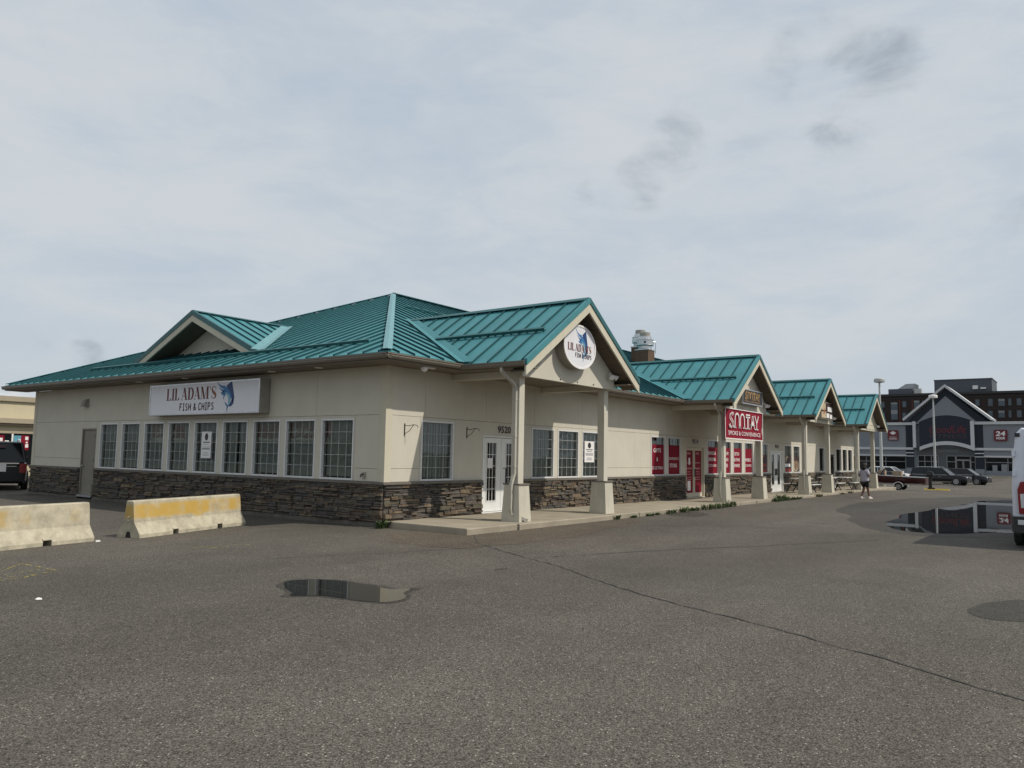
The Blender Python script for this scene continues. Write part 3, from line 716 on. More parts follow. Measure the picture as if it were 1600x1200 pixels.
def gen_stones(fr, runs, zbot, seed, far):
    rnd = random.Random(seed); out = []
    for (a0, a1) in runs:
        z = zbot(a0)-0.03
        ph = rnd.uniform(0, 6)
        while z < 0.985:
            hh = min(rnd.uniform(0.075, 0.125), 1.0-z)
            if 1.0-z-hh < 0.05: hh = 1.0-z
            a = a0
            while a < a1-0.03:
                sc = 1.0 if a < far else 1.6
                l = min(rnd.choice((.13, .2, .28, .36, .46, .58))*rnd.uniform(.8, 1.2)*sc, a1-a)
                if a1-a-l < 0.1: l = a1-a
                lay = []
                if rnd.random() < .74 and hh > .075:
                    f_ = rnd.uniform(.36, .64); lay = [(0, f_*hh), (f_*hh, hh)]
                    if l > .42 and rnd.random() < .5:
                        k_ = rnd.randrange(2); cut = l*rnd.uniform(.35, .65)
                        pieces = [(0, l, *lay[1-k_]), (0, cut, *lay[k_]), (cut, l, *lay[k_])]
                    else: pieces = [(0, l, *q) for q in lay]
                else: pieces = [(0, l, 0, hh)]
                for (la, lb2, za, zb2) in pieces:
                    A0, A1 = a+la, a+lb2
                    z0 = max(zbot(A0)+0.004, z+za); z1 = z+zb2
                    if z1-z0 < 0.022: continue
                    wv = 0.010*math.sin(A0*2.3+ph+z*9) if 0.2 < z < 0.85 else 0
                    z0 += wv; z1 += wv
                    d = rnd.choice((0.022, 0.036, 0.05, 0.068, .085))+rnd.uniform(-.008, .008)
                    j = lambda q=0.006: rnd.uniform(-q, q)
                    t = rnd.uniform(-.010, .010); gq = 0.002
                    p = [(A0+gq, z0+gq, 0.01), (A1-gq, z0+gq, 0.01), (A1-gq, z1-gq, 0.01), (A0+gq, z1-gq, 0.01),
                         (A0+gq+abs(j()), z0+gq+abs(j(.008)), d+j()), (A1-gq-abs(j(.012)), z0+gq+abs(j(.008))+t*.4, d+j(.014)), (A1-gq-abs(j(.015)), z1-gq-abs(j(.010)), d+j(.014)-.006), (A0+gq+abs(j(.012)), z1-gq-abs(j(.010)), d+j()-.006)]
                    mi = rnd.choices(range(6), (6, 5, 2.2, 4, 2, 3))[0]
                    c = fr[0] + fr[1]*(A0+A1)/2 + fr[2]*(z0+z1)/2
                    dist = (c-CAMP).length; cs = abs((c-CAMP).normalized().dot(fr[3]))
                    out.append(((A1-A0)*(z1-z0)*cs/dist**2, fr, p, mi))
                a += l
            z += hh
    return out
allst = gen_stones(fS, [(0.0, SDOOR[0]-0.03), (SDOOR[1]+0.03, WID)], lambda a: 0.10, 51, 12) + gen_stones(fF, segs[:1], lambda a: ST(a), 52, 14) + gen_stones(fF, segs[1:], lambda a: ST(a), 53, 14)
allst.sort(key=lambda t: -t[0])
for sc_, fr, p, mi in allst[:298]:
    m = MB(fr); m.add(p, [(4, 5, 6, 7), (0, 1, 5, 4), (1, 2, 6, 5), (2, 3, 7, 6), (3, 0, 4, 7)]); m.build('stone', STONES[mi], bld)
m = MB()
for sc_, fr, p, mi in allst[298:]:
    m.fr = fr; m.add(p, [(4, 5, 6, 7), (0, 1, 5, 4), (1, 2, 6, 5), (2, 3, 7, 6), (3, 0, 4, 7)], mi)
m.build('stone_facing', STONES, bld, kind='stuff')

# ---- windows
def window(fr, wd, ht, blind=1, cols=4, rows=5, frame_mat=None, grid=True, lab=None):
    m = MB(fr); f = 0.05
    for (x0, x1, y0, y1) in ((0, wd, 0, f), (0, wd, ht-f, ht), (0, f, f, ht-f), (wd-f, wd, f, ht-f)): m.box(x0+.002, x1-.002, y0+.002, y1-.002, -0.12, 0.012)
    win = m.build('window', frame_mat or vinylw, bld)
    if lab: win['label'] = lab
    m = MB(fr); m.add([(f, f, -.065), (wd-f, f, -.065), (wd-f, ht-f, -.065), (f, ht-f, -.065)], [(0, 1, 2, 3)]); m.build('pane', glass, win, recalc=False)
    if grid:
        m = MB(fr); t = 0.0055
        for i in range(1, cols):
            x = f+(wd-2*f)*i/cols; m.box(x-t, x+t, f, ht-f, -.060, -.052)
        for j in range(1, rows):
            y = f+(ht-2*f)*j/rows; m.box(f, wd-f, y-t, y+t, -.0605, -.0525)
        m.build('grille', muntin, win)
    if blind:
        m = MB(fr); n = int((wd-2*f)/0.105); rn = random.Random(int(fr[0].y*100+fr[0].x*10))
        top = ht-f; lo = f+rn.uniform(0, .05)
        for i in range(n):
            x = f+(wd-2*f)*(i+.5)/n
            if blind == 2 and rn.random() < .05: continue
            a = rn.uniform(.001, .005)
            m.add([(x-.051, lo, -.17+a), (x+.051, lo, -.17-a), (x+.051, top, -.17-a), (x-.051, top, -.17+a)], [(0, 1, 2, 3)])
        m.build('blind', blindm, win, recalc=False)
    return win
def notice(fr, win, x, y, wd, ht):
    m = MB(fr)
    m.box(x, x+wd, y, y+ht, -.050, -.047, 0)
    p = [(x+wd*.5+wd*.17*math.cos(k*math.pi/8), y+ht*.80+ht*.14*math.sin(k*math.pi/8), -.0455) for k in range(16)]
    m.flat(p, 1)
    for k, (yy, ww) in enumerate(((.58, .7), (.50, .5), (.40, .8), (.33, .78), (.18, .5), (.10, .6))):
        m.flat([(x+wd*(.5-ww/2), y+ht*yy, -.0455), (x+wd*(.5+ww/2), y+ht*yy, -.0455), (x+wd*(.5+ww/2), y+ht*(yy+.035), -.0455), (x+wd*(.5-ww/2), y+ht*(yy+.035), -.0455)], 2 if k % 3 else 1)
    m.build('notice', [letterw, blackm, steel], win, recalc=False)
for k, (a, b) in enumerate(SWIN):
    fr = frameS(b, 0, WT0); wn = window(fr, b-a, WT1-WT0, blind=1 if k in (0, 1, 2, 3, 4) else 2, lab='long-side window with a white notice stuck on the glass' if k == 4 else None)
    if k == 4: notice(fr, wn, 0.33, 0.44, 0.50, 0.78)
for k, (a, b) in enumerate(FWIN[:4]):
    fr = frameF(a, 0, WT0); wn = window(fr, b-a, WT1-WT0, blind=1, lab=(None, None, 'window with a dark round sign behind the glass', 'window with a white notice on the glass')[k])
    if k == 3: notice(fr, wn, 0.24, 0.50, 0.62, 0.70)
    if k == 2:
        m = MB(fr); pts = arc(0.62, 1.12, 0.40, 0.30, 0, 360, 24)[:-1]; ribbon(m, pts, 0.09, -.10, 0, True); ribbon(m, [(.4, 1.0), (.62, 1.3), (.84, 1.0)], 0.05, -.10); ribbon(m, [(.5, 1.12), (.78, 1.06)], 0.05, -.10)
        m.build('round_window_sign', plasticb, wn, recalc=False)
VIN = {4: ('GIFTS', '&', 'COLLECTABLES'), 5: ('', 'CONVENIENCE', 'STORE'), 6: ('BONGS &', 'SMOKING', 'ACCESSORIES'), 7: ('PREMIUM', 'CIGARS', 'VAPES'), 8: ('DETOX', 'BUTANE', 'KNIVES'), 9: ('', 'MOBILE', 'ACCESSORIES')}
for k in range(4, 10):
    a, b = FWIN[k]; fr = frameF(a, 0, WT0); wd = b-a; ht = WT1-WT0
    wn = window(fr, wd, ht, blind=0, grid=True, lab='window covered in red vinyl lettered %s' % ' '.join(t for t in VIN[k] if t).lower())
    m = MB(fr); m.box(.052, wd-.052, .052, ht*.79, -.050, -.046, 0)
    ys_ = (.62, .44, .26) if k != 4 else (.64, .42, .2)
    for t, y in zip(VIN[k], ys_):
        if not t: continue
        tw = min(wd*.66, wd*.105*len(t))
        if t in ('COLLECTABLES', 'CONVENIENCE', 'ACCESSORIES'):
            put_text(m, t, wd/2, ht*y, wd*.80, ht*.07, -.0445, 1, bold=.0)
        else: put_text(m, t, wd/2, ht*y, tw, ht*.10, -.0445, 1, bold=.012)
    m.build('vinyl_sheet', [red_v, letterw], wn)
posterm = [pm('poster_dark', (0.03, 0.012, 0.01), 0.6, 0.3, 5), pm('poster_orange', (0.35, 0.10, 0.03), 0.6, 0.4, 9), letterw, pm('poster_red', (0.25, 0.02, 0.015), 0.6, 0.3, 8), pm('poster_cream', (0.5, 0.40, 0.25), 0.6, 0.3, 12)]
for k in range(10, 18):
    a, b = FWIN[k]; fr = frameF(a, 0, WT0); wd = b-a; ht = WT1-WT0
    wn = window(fr, wd, ht, blind=0 if k > 13 else 2, grid=k < 14, frame_mat=whitep)
    if k in (10, 11, 12):
        m = MB(fr); m.box(.052, wd-.052, .052, ht*.62, -.050, -.046, 0)
        if k == 12:
            ribbon(m, arc(wd*.5, ht*.28, wd*.40, ht*.2, 150, 390, 16), .06, -.044, 4)
            for q in range(3): ribbon(m, arc(wd*(.34+.16*q), ht*.28, wd*.07, ht*.15, 0, 360, 10)[:-1], .05, -.0435, 1 if q % 2 else 4, True)
        else:
            ribbon(m, [(wd*.35, ht*.40), (wd*.33, ht*.5), (wd*.5, ht*.58), (wd*.62, ht*.56)], [.16, .22, .18, .05], -.044, 4 if k == 11 else 1)
            m.flat([(wd*.12, ht*.22, -.044), (wd*.9, ht*.22, -.044), (wd*.9, ht*.33, -.044), (wd*.12, ht*.33, -.044)], 2 if k == 11 else 3)
            m.flat([(wd*.06, ht*.04, -.044), (wd*.94, ht*.04, -.044), (wd*.94, ht*.16, -.044), (wd*.06, ht*.16, -.044)], 3)
        m.build('window_poster', posterm, wn, recalc=False)

# ---- doors
def leaf_grid(fr, leaf, x0, x1, y0, y1, cols, rows, mt):
    m = MB(fr); m.add([(x0, y0, .003), (x1, y0, .003), (x1, y1, .003), (x0, y1, .003)], [(0, 1, 2, 3)]); m.build('pane', glass, leaf, recalc=False)
    m = MB(fr)
    for i in range(1, cols): x = x0+(x1-x0)*i/cols; m.box(x-.008, x+.008, y0, y1, .004, .012)
    for j in range(1, rows): y = y0+(y1-y0)*j/rows; m.box(x0, x1, y-.008, y+.008, .0045, .0125)
    m.build('grille', mt, leaf)
def door_leaf(fr, x0, x1, y0, y1, gx0, gx1, gy0, gy1, mat, h=-.06):
    m = MB(fr); X = (x0, gx0, gx1, x1); 
    for (a, b, c, d) in ((x0, gx0, y0, y1), (gx1, x1, y0, y1), (gx0, gx1, y0, gy0), (gx0, gx1, gy1, y1)): m.box(a, b, c, d, h-.045, h)
    r = .025
    for (a, b, c, d) in ((gx0-r, gx0, gy0-r, gy1+r), (gx1, gx1+r, gy0-r, gy1+r), (gx0, gx1, gy0-r, gy0), (gx0, gx1, gy1, gy1+r)): m.box(a, b, c, d, h+.001, h+.012)
    return m.build('door', mat, bld)
def door_frame(fr, wd, ht, mat, f=.05, y0=.0):
    m = MB(fr); m.box(0.002, f, y0, ht-.002, -.2, .012); m.box(wd-f, wd-.002, y0, ht-.002, -.2, .012); m.box(f, wd-f, ht-f, ht-.002, -.2, .011)
    m.box(0, wd, y0-.03, y0-.002, -.25, .03)
    return m.build('door_frame', mat, bld)
def inner(fr, d, dz): return (fr[0]+fr[3]*dz, fr[1], fr[2], fr[3])
# door 9520: white french doors
a, b, t = FDOOR[0]; st = ST(a)+.035; fr = frameF(a, 0, 0)
door_frame(fr, b-a, t, whitep, .045, st)
mid = (b-a)/2
for k, (x0, x1) in enumerate(((.05, mid-.006), (mid+.006, b-a-.05))):
    lf = door_leaf(fr, x0, x1, st+.01, t-.055, x0+.23, x1-.23, st+.30, t-.20, whitep)
    leaf_grid(inner(fr, 0, -.085), lf, x0+.23, x1-.23, st+.30, t-.20, 3, 5, whitep)
    hx = x1-.07 if k == 0 else x0+.12
    if k == 1:
        m = MB(fr); m.tube([(hx, .95, -.06), (hx, .95, .02), (hx, 1.38, .02), (hx, 1.38, -.06)], .016, 6); m.build('handle', blackm, lf)
    else:
        m = MB(fr); m.box(hx-.03, hx+.03, 1.45, 1.62, -.058, -.05); m.build('door_sticker', letterw, lf)
        m = MB(fr); m.box(x0+.27, x0+.50, 1.38, 1.66, -.068, -.064); m.build('door_note', letterw, lf)
# door 9514: glazed doors covered in red vinyl
a, b, t = FDOOR[1]; st = ST(a)+.03; fr = frameF(a, 0, 0); wd = b-a; mid = wd/2
door_frame(fr, wd, t, trimc, .07, st)
for k, (x0, x1) in enumerate(((.075, mid-.006), (mid+.006, wd-.075))):
    lf = door_leaf(fr, x0, x1, st+.01, t-.08, x0+.09, x1-.09, st+.18, t-.20, trimc)
    lf['label'] = 'glazed door leaf covered in red vinyl'
    m = MB(fr); X0, X1 = x0+.092, x1-.092; m.box(X0, X1, st+.18, t-.2, -.085, -.08, 0)
    cx = (X0+X1)/2
    for y, ww, hh in ((1.93, .4, .12), (1.55, .6, .07), (1.30, .65, .10), (1.18, .4, .05), (1.08, .5, .05), (.95, .6, .05), (.86, .6, .05)):
        n = 4; 
        for q in range(n): m.flat([(cx-ww/2*.9+ww*.9*q/n, y, -.0785), (cx-ww/2*.9+ww*.9*(q+.7)/n, y, -.0785), (cx-ww/2*.9+ww*.9*(q+.7)/n, y+hh*.7, -.0785), (cx-ww/2*.9+ww*.9*q/n, y+hh*.7, -.0785)], 1)
    m.build('vinyl_sheet', [red_v, pm('pink_letter', (0.45, 0.22, 0.22), 0.6, 0.1, 9)], lf)
    if k == 0:
        m = MB(fr); m.box(cx-.16, cx+.14, .42, .82, -.078, -.074); m.box(cx-.05, cx+.1, 1.5, 1.78, -.078, -.074); m.build('door_note', letterw, lf)
    m = MB(fr); hx = x1-.045 if k == 0 else x0+.045; m.tube([(hx, 1.0, -.06), (hx, 1.0, 0), (hx, 1.3, 0), (hx, 1.3, -.06)], .014, 6); m.build('handle', blackm, lf)
# third shop: white double doors with narrow dark glass
a, b, t = FDOOR[2]; st = ST(a)+.03; fr = frameF(a, 0, 0); wd = b-a; mid = wd/2
door_frame(fr, wd, t, whitep, .07, st)
for k, (x0, x1) in enumerate(((.075, mid-.006), (mid+.006, wd-.075))):
    lf = door_leaf(fr, x0, x1, st+.01, t-.08, x0+.26, x1-.26, st+.34, t-.2, whitep)
    m = MB(fr); m.add([(x0+.26, st+.34, -.082), (x1-.26, st+.34, -.082), (x1-.26, t-.2, -.082), (x0+.26, t-.2, -.082)], [(0, 1, 2, 3)]); m.build('pane', glass, lf, recalc=False)
    m = MB(fr); hx = x1-.1 if k == 0 else x0+.1; m.box(hx-.02, hx+.02, .95, 1.3, -.058, -.01); m.build('handle', blackm, lf)
# fourth shop: black door
a, b, t = FDOOR[3]; st = ST(a)+.03; fr = frameF(a, 0, 0); wd = b-a
door_frame(fr, wd, t, whitep, .05, st)
lf = door_leaf(fr, .055, wd-.055, st+.01, t-.06, .2, wd-.2, st+.25, t-.2, plasticb)
m = MB(fr); m.add([(.2, st+.25, -.082), (wd-.2, st+.25, -.082), (wd-.2, t-.2, -.082), (.2, t-.2, -.082)], [(0, 1, 2, 3)]); m.build('pane', glass, lf, recalc=False)
m = MB(fr); m.box(wd-.17, wd-.13, 1.0, 1.25, -.058, -.01); m.build('handle', steel, lf)
# plain service door on the long side
fr = frameS(SDOOR[1], 0, 0); wd = SDOOR[1]-SDOOR[0]
m = MB(fr); m.box(.002, .05, .06, 2.418, -.2, .01); m.box(wd-.05, wd-.002, .06, 2.418, -.2, .01); m.box(.05, wd-.05, 2.37, 2.418, -.2, .009); m.build('door_frame', doorgrey, bld)
m = MB(fr); m.box(.055, wd-.055, .13, 2.365, -.08, -.035); dd = m.build('door', doorgrey, bld, label='plain grey brown metal service door')
m = MB(fr); m.ball((.13, 1.12, -.0), .035); m.cyl((.13, 1.12, -.034), (0, 0, 1), .02, .03); m.build('door_knob', steel, dd)
m = MB(fr)
for y in (.35, 1.25, 2.1): m.box(wd-.075, wd-.045, y, y+.11, -.034, .014)
m.build('hinge', blackm, dd)
m = MB(fr); m.box(0, wd, .06, .125, -.25, .07); m.build('threshold', steel, bld)

# ---- roof
RZ, RM = 4.01, 0.412
RUN = (WID+1.6)/2
def roof_slope(parent, name, O, e, s, poly, spacing, first, mat, joined=False, ribh=.045):
    O, e, s = Vector(O), Vector(e).normalized(), Vector(s).normalized(); n = e.cross(s)
    fr = (O, e, s, n)
    a0 = min(p[0] for p in poly); a1 = max(p[0] for p in poly)
    cuts = []; c = first
    while c > a0: c -= spacing
    while c < a1: cuts.append(c); c += spacing
    cuts.append(c)
    jm = MB(fr)
    for i in range(len(cuts)-1):
        m = jm if joined else MB(fr)
        pc = clip(clip(poly, 1, 0, cuts[i+1]-.004), -1, 0, -(cuts[i]+.004)); ok = False
        if area(pc) > .01:
            m.prism([(p[0], p[1], 0) for p in pc], (0, 0, .03)) if not joined else m.flat([(p[0], p[1], .03) for p in pc]); ok = True
        rc = clip(clip(poly, 1, 0, cuts[i]+.015), -1, 0, -(cuts[i]-.015))
        if area(rc) > .003: m.prism([(p[0], p[1], .0) for p in rc], (0, 0, .03+ribh), 1); ok = True
        if ok and not joined: m.build(name, [mat, seam], parent)
    if joined: jm.build(name, [mat, seam], parent)
Bm = RUN*math.sqrt(1+RM*RM); EL = LEN+1.6
roof_part = MB(); PK1 = (RUN-.8, RUN-.8, RZ+RM*RUN); PK2 = (LEN+.8-RUN, RUN-.8, RZ+RM*RUN)
# deck under the pans
c00, c10, c11, c01 = (-.8, -.8, RZ-.02), (LEN+.8, -.8, RZ-.02), (LEN+.8, WID+.8, RZ-.02), (-.8, WID+.8, RZ-.02)
k1 = (PK1[0], PK1[1], PK1[2]-.02); k2 = (PK2[0], PK2[1], PK2[2]-.02)
roof_part.add([c00, c10, c11, c01, k1, k2], [(0, 1, 5, 4), (1, 2, 5), (2, 3, 4, 5), (3, 0, 4), (3, 2, 1, 0)])
roof = roof_part.build('roof', teal_d, bld)
roof_slope(roof, 'roof_panel', (-.8, -.8, RZ), (1, 0, 0), (0, 1, RM), [(0, 0), (30.0, 0), (30.0, Bm), (RUN, Bm)], .515, .355, teal)
roof_slope(roof, 'roof_panel', (-.8, -.8, RZ), (1, 0, 0), (0, 1, RM), [(30.004, 0), (EL, 0), (EL-RUN, Bm), (30.004, Bm)], .515, .355+.515*60, teal, joined=True)
roof_slope(roof, 'roof_panel', (-.8, WID+.8, RZ), (0, -1, 0), (1, 0, RM), [(0, 0), (2*RUN, 0), (RUN, Bm)], .507, WID+.8+.521, teal)
roof_slope(roof, 'roof_panel', (LEN+.8, WID+.8, RZ), (-1, 0, 0), (0, -1, RM), [(0, 0), (EL, 0), (EL-RUN, Bm), (RUN, Bm)], .515, .3, teal, joined=True)
roof_slope(roof, 'roof_panel', (LEN+.8, -.8, RZ), (0, 1, 0), (-1, 0, RM), [(0, 0), (2*RUN, 0), (RUN, Bm)], .507, .3, teal, joined=True)
def cap_strip(name, p0, p1, sides, lift, mat, parent):
    """folded flashing: one wing per side vector, lifted clear of the ribs"""
    m = MB(); p0, p1 = Vector(p0), Vector(p1); z = Vector((0, 0, lift)); th = Vector((0, 0, .012))
    for sv_ in sides:
        sv_ = Vector(sv_)
        m.hexa([p0+z, p1+z, p1+sv_+z, p0+sv_+z, p0+z+th, p1+z+th, p1+sv_+z+th, p0+sv_+z+th])
    m.build(name, mat, parent)
hw = .155
e0 = Vector((-.8, -.8, RZ)); 
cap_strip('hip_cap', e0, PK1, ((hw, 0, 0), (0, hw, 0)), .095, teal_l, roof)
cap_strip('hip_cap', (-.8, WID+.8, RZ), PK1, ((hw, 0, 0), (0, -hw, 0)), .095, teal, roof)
cap_strip('ridge_cap', PK1, PK2, ((0, -.16, -.16*RM), (0, .16, -.16*RM)), .125, teal_d, roof)
# eave drip edges + gutters + soffits
HALF = 2.83
GC = (4.61, 18.0, 28.82, 39.65)
GX = [(c-HALF, c+HALF) for c in GC]
m = MB(); m.box(-.80, -.77, -.77, WID+.77, SOFZ, RZ-.03); m.box(-.80, LEN+.8, -.80, -.77, SOFZ, RZ-.03); m.build('fascia', gutterm, bld)
m = MB(); m.box(-.77, -.001, -.77, WID+.8, SOFZ, SOFZ+.02); m.box(.0, LEN+.8, -.77, -.001, SOFZ, SOFZ+.02); m.build('soffit', soffitm, bld)
def gutter(path, out, parent):
    """K-style trough swept along a straight run; out = horizontal outward direction"""
    o = Vector(out); z = Vector((0, 0, 1)); prof = [(0, .0), (.085, .0), (.115, .045), (.115, .085), (.13, .09), (.13, .12), (.112, .12), (.1, .05), (.08, .015), (.004, .015), (.004, .12), (0, .12)]
    m = MB(); m.loft([[Vector(p) + o*a + z*b for a, b in prof] for p in path]); return m.build('gutter', gutterm, parent)
gz0 = 3.885
gutter([(-.80, -.93, gz0), (-.80, WID+.78, gz0)], (-1, 0, 0), bld)
edges = [-.93] + [v for p in GX for v in (p[0]-.02, p[1]+.02)] + [LEN+.9]
for i in range(0, len(edges), 2): gutter([(edges[i], -.80, gz0), (edges[i+1], -.80, gz0)], (0, -1, 0), bld)
def snow_rail(p0, p1, up_dir, parent, gap=.52, name='snow_rail'):
    p0, p1 = Vector(p0), Vector(p1); u = Vector(up_dir).normalized(); d = (p1-p0).normalized(); n = d.cross(u)
    if n.z < 0: n = -n
    m = MB((p0, d, u, n)); L = (p1-p0).length
    m.box(0, L, -.012, .012, .052, .128); m.box(0, L, .012, .075, .118, .128)
    k = int(L/gap)
    for i in range(k+1): x = min(L-.03, .03+i*gap); m.box(x-.025, x+.025, -.03, .08, .03, .055)
    m.build(name, teal_d, parent)
snow_rail((.3, 15.2, RZ+RM*1.1), (.3, .96, RZ+RM*1.1), (1, 0, RM), roof, .507)
snow_rail((7.2, 6.5, RZ+RM*7.3), (9.6, 6.5, RZ+RM*7.3), (0, 1, RM), roof, .515)
snow_rail((9.0, .55, RZ+RM*1.35), (13.6, .55, RZ+RM*1.35), (0, 1, RM), roof, .515)

# ---- gabled porches
GZ, GM, GY, GP = 3.97, .678, -2.8, 5.89
gl_ = math.sqrt(1+GM*GM)
def porch(ci, c):
    x0, x1 = c-HALF, c+HALF
    m = MB()
    Bk = (GP-RZ)/RM-.85
    m.add([(x0, GY, GZ-.03), (c, GY, GP-.03), (x1, GY, GZ-.03), (x0, -.85, GZ-.03), (c, Bk, GP-.03), (x1, -.85, GZ-.03)], [(0, 1, 4, 3), (1, 2, 5, 4)])
    pr_ = m.build('porch_roof', teal_d, bld, recalc=False)
    BB = HALF*gl_; G_ = GM/gl_
    pl = clip([(0, 0), (6.7, 0), (6.7, BB), (0, BB)], -RM, -G_, GZ-RZ-RM*4.7+.02)
    roof_slope(pr_, 'roof_panel', (x0, 3.9, GZ), (0, -1, 0), (1, 0, GM), pl, .52, 6.085, teal)
    prr = clip([(0, 0), (6.7, 0), (6.7, BB), (0, BB)], RM, -G_, GZ-RZ+RM*2.0+.02)
    roof_slope(pr_, 'roof_panel', (x1, GY, GZ), (0, 1, 0), (-1, 0, GM), prr, .52, .615, teal, joined=True)
    for s, xe in ((1, x0), (-1, x1)):
        cap_strip('valley_flashing', (xe, -.89, GZ), (c, (GP-RZ)/RM-.8, GP), ((-.22*s, 0, 0), (0, -.30, 0)), .085, teal, pr_)
    cap_strip('ridge_cap', (c, GY-.03, GP), (c, (GP-RZ)/RM-.85, GP), ((-.13, 0, -.13*GM), (.13, 0, -.13*GM)), .105, teal_d, pr_)
    for s in (-1, 1):
        xe = c+s*(HALF+.05); zt = lambda x: GP-GM*abs(x-c)
        m = MB(); m.prism([(xe, GY-.05, zt(xe)-.30), (c, GY-.05, GP-.30), (c, GY-.05, GP-.035), (xe, GY-.05, zt(xe)-.035)], (0, .05, 0)); m.build('rake_fascia', trimc, pr_)
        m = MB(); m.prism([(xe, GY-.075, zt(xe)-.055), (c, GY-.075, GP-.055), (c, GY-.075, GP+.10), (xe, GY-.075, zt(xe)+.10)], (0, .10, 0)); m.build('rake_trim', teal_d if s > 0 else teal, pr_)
        # boarded underside of the overhang, one board after the other up the slope
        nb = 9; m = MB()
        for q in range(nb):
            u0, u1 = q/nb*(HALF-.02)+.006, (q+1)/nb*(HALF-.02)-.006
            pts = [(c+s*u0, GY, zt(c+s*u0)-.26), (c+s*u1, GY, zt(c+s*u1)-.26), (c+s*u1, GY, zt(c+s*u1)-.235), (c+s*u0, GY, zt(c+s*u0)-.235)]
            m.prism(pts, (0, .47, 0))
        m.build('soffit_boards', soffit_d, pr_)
        gu = gutter([(xe-s*.05, GY-.03, gz0-.02), (xe-s*.05, -.83, gz0-.02)], (s, 0, 0), pr_)
        m = MB(); m.box(min(xe-s*.05, xe-s*.08), max(xe-s*.05, xe-s*.08), GY+.01, -.80, SOFZ, GZ-.04); m.build('fascia', gutterm, pr_)
    snow_rail((c-HALF+1.34, 1.25, GZ+1.34*GM), (c-HALF+1.34, GY+.36, GZ+1.34*GM), (1, 0, GM), pr_)
    # gable face, beams and ceiling
    m = MB(); xa, xb = c-2.30, c+2.30; zt2 = lambda x: GP-GM*abs(x-c)-.262
    m.prism([(xa, -2.33, 3.70), (xb, -2.33, 3.70), (xb, -2.33, zt2(xb)), (c, -2.33, zt2(c)), (xa, -2.33, zt2(xa))], (0, .12, 0)); fc = m.build('gable_face', stucco, pr_)
    if ci == 3:
        m = MB()
        for q in range(7):
            z = 3.80+q*.26; hw_ = min(2.2, (GP-.30-z-.2)/GM-.05)
            if hw_ > .1: m.box(c-hw_, c+hw_, -2.348, -2.331, z, z+.235)
        m.build('siding_board', trimc, fc)
    m = MB()
    for q in range(3): m.ball((c-.6+q*.85, -2.335, 3.76), .022, 6, 4)
    m.build('bolt', blackm, fc)
    m = MB(); m.box(c-HALF+.05, c+HALF-.05, -2.21, -.80, SOFZ-.003, SOFZ+.018); m.build('porch_ceiling', soffitm, pr_)
    m = MB(); m.box(c-HALF+.05, c-2.31, -2.79, -2.215, SOFZ-.004, SOFZ+.017); m.box(c+2.31, c+HALF-.05, -2.79, -2.215, SOFZ-.004, SOFZ+.017); m.build('eave_soffit', soffitm, pr_)
    for s in (-1, 1):
        m = MB(); m.box(c+s*2.1-.14, c+s*2.1+.14, -2.208, -.012, 3.68, SOFZ-.006); m.build('porch_beam', stucco, pr_)
    # columns: tapered base, cap, square shaft
    for s in (-1, 1):
        cx = c+s*2.1; cy = -2.06; st = ST(cx)-.01
        m = MB(); b0, b1 = .25, .185; d0, d1 = .275, .22
        m.hexa([(cx-b0, cy-d0, st), (cx+b0, cy-d0, st), (cx+b0, cy+d0, st), (cx-b0, cy+d0, st), (cx-b1-.03, cy-d1, 1.03), (cx+b1+.03, cy-d1, 1.03), (cx+b1+.03, cy+d1, 1.03), (cx-b1-.03, cy+d1, 1.03)])
        col_ = m.build('column', basec, bld)
        m = MB(); m.box(cx-.235, cx+.235, cy-.245, cy+.245, 1.03, 1.062); m.build('column_cap', capm, col_)
        m = MB(); m.box(cx-.11, cx+.11, cy-.12, cy+.10, 1.062, 3.70-.002); m.build('shaft', stucco, col_)
    # rain downspout on the near column
    cx = c-2.1; x = cx-.165; y = -2.10
    m = MB(); m.tube([(c-HALF-.02, y, 3.88), (c-HALF-.02, y, 3.78), (c-HALF+.10, y, 3.70), (x-.10, y, 3.52), (x, y, 3.42), (x, y, 1.30), (x-.09, y, 1.12), (x-.12, y, 1.02), (x-.13, y, .45), (x-.10, y-.03, ST(cx)+.20), (x+.1, y-.28, ST(cx)+.05), (x+.14, y-.33, ST(cx)+.04)], .036, sq=True)
    ds = m.build('downspout', downm, bld)
    m = MB()
    for z in (3.1, 2.2, 1.45): m.box(x-.046, x+.062, y-.046, y+.046, z, z+.03)
    m.build('strap', downm, ds)
for ci, c in enumerate(GC): porch(ci, c)

# ---- dormer gable over the long side
DY, DZ, DH, DX, DE = 9.43, 6.10, 3.47, .6, 4.60
DM = (DZ-DE)/DH
dl_ = math.sqrt(1+DM*DM)
m = MB(); m.add([(DX, DY-DH, DE-.03), (DX, DY, DZ-.03), (DX, DY+DH, DE-.03), (4.3, DY, DZ-.03)], [(0, 3, 1), (1, 3, 2)]); dr = m.build('dormer_roof', teal_d, bld, recalc=False)
BB = DH*dl_; G_ = DM/dl_
roof_slope(dr, 'roof_panel', (DX, DY-DH, DE), (1, 0, 0), (0, 1, DM), clip([(0, 0), (4, 0), (4, BB), (0, BB)], RM, -G_, DE-RZ-RM*1.4+.02), .45, .45, teal)
roof_slope(dr, 'roof_panel', (4.6, DY+DH, DE), (-1, 0, 0), (0, -1, DM), clip([(0, 0), (4, 0), (4, BB), (0, BB)], -RM, -G_, DE-RZ-RM*5.4+.02), .45, .1, teal, joined=True)
cap_strip('valley_flashing', (DX+.05, DY-DH, DE), (4.3, DY, DZ), ((0, -.22, 0), (-.30, 0, 0)), .085, teal_l, dr)
cap_strip('ridge_cap', (DX-.03, DY, DZ), (4.5, DY, DZ), ((0, -.11, -.11*DM), (0, .11, -.11*DM)), .09, teal_d, dr)
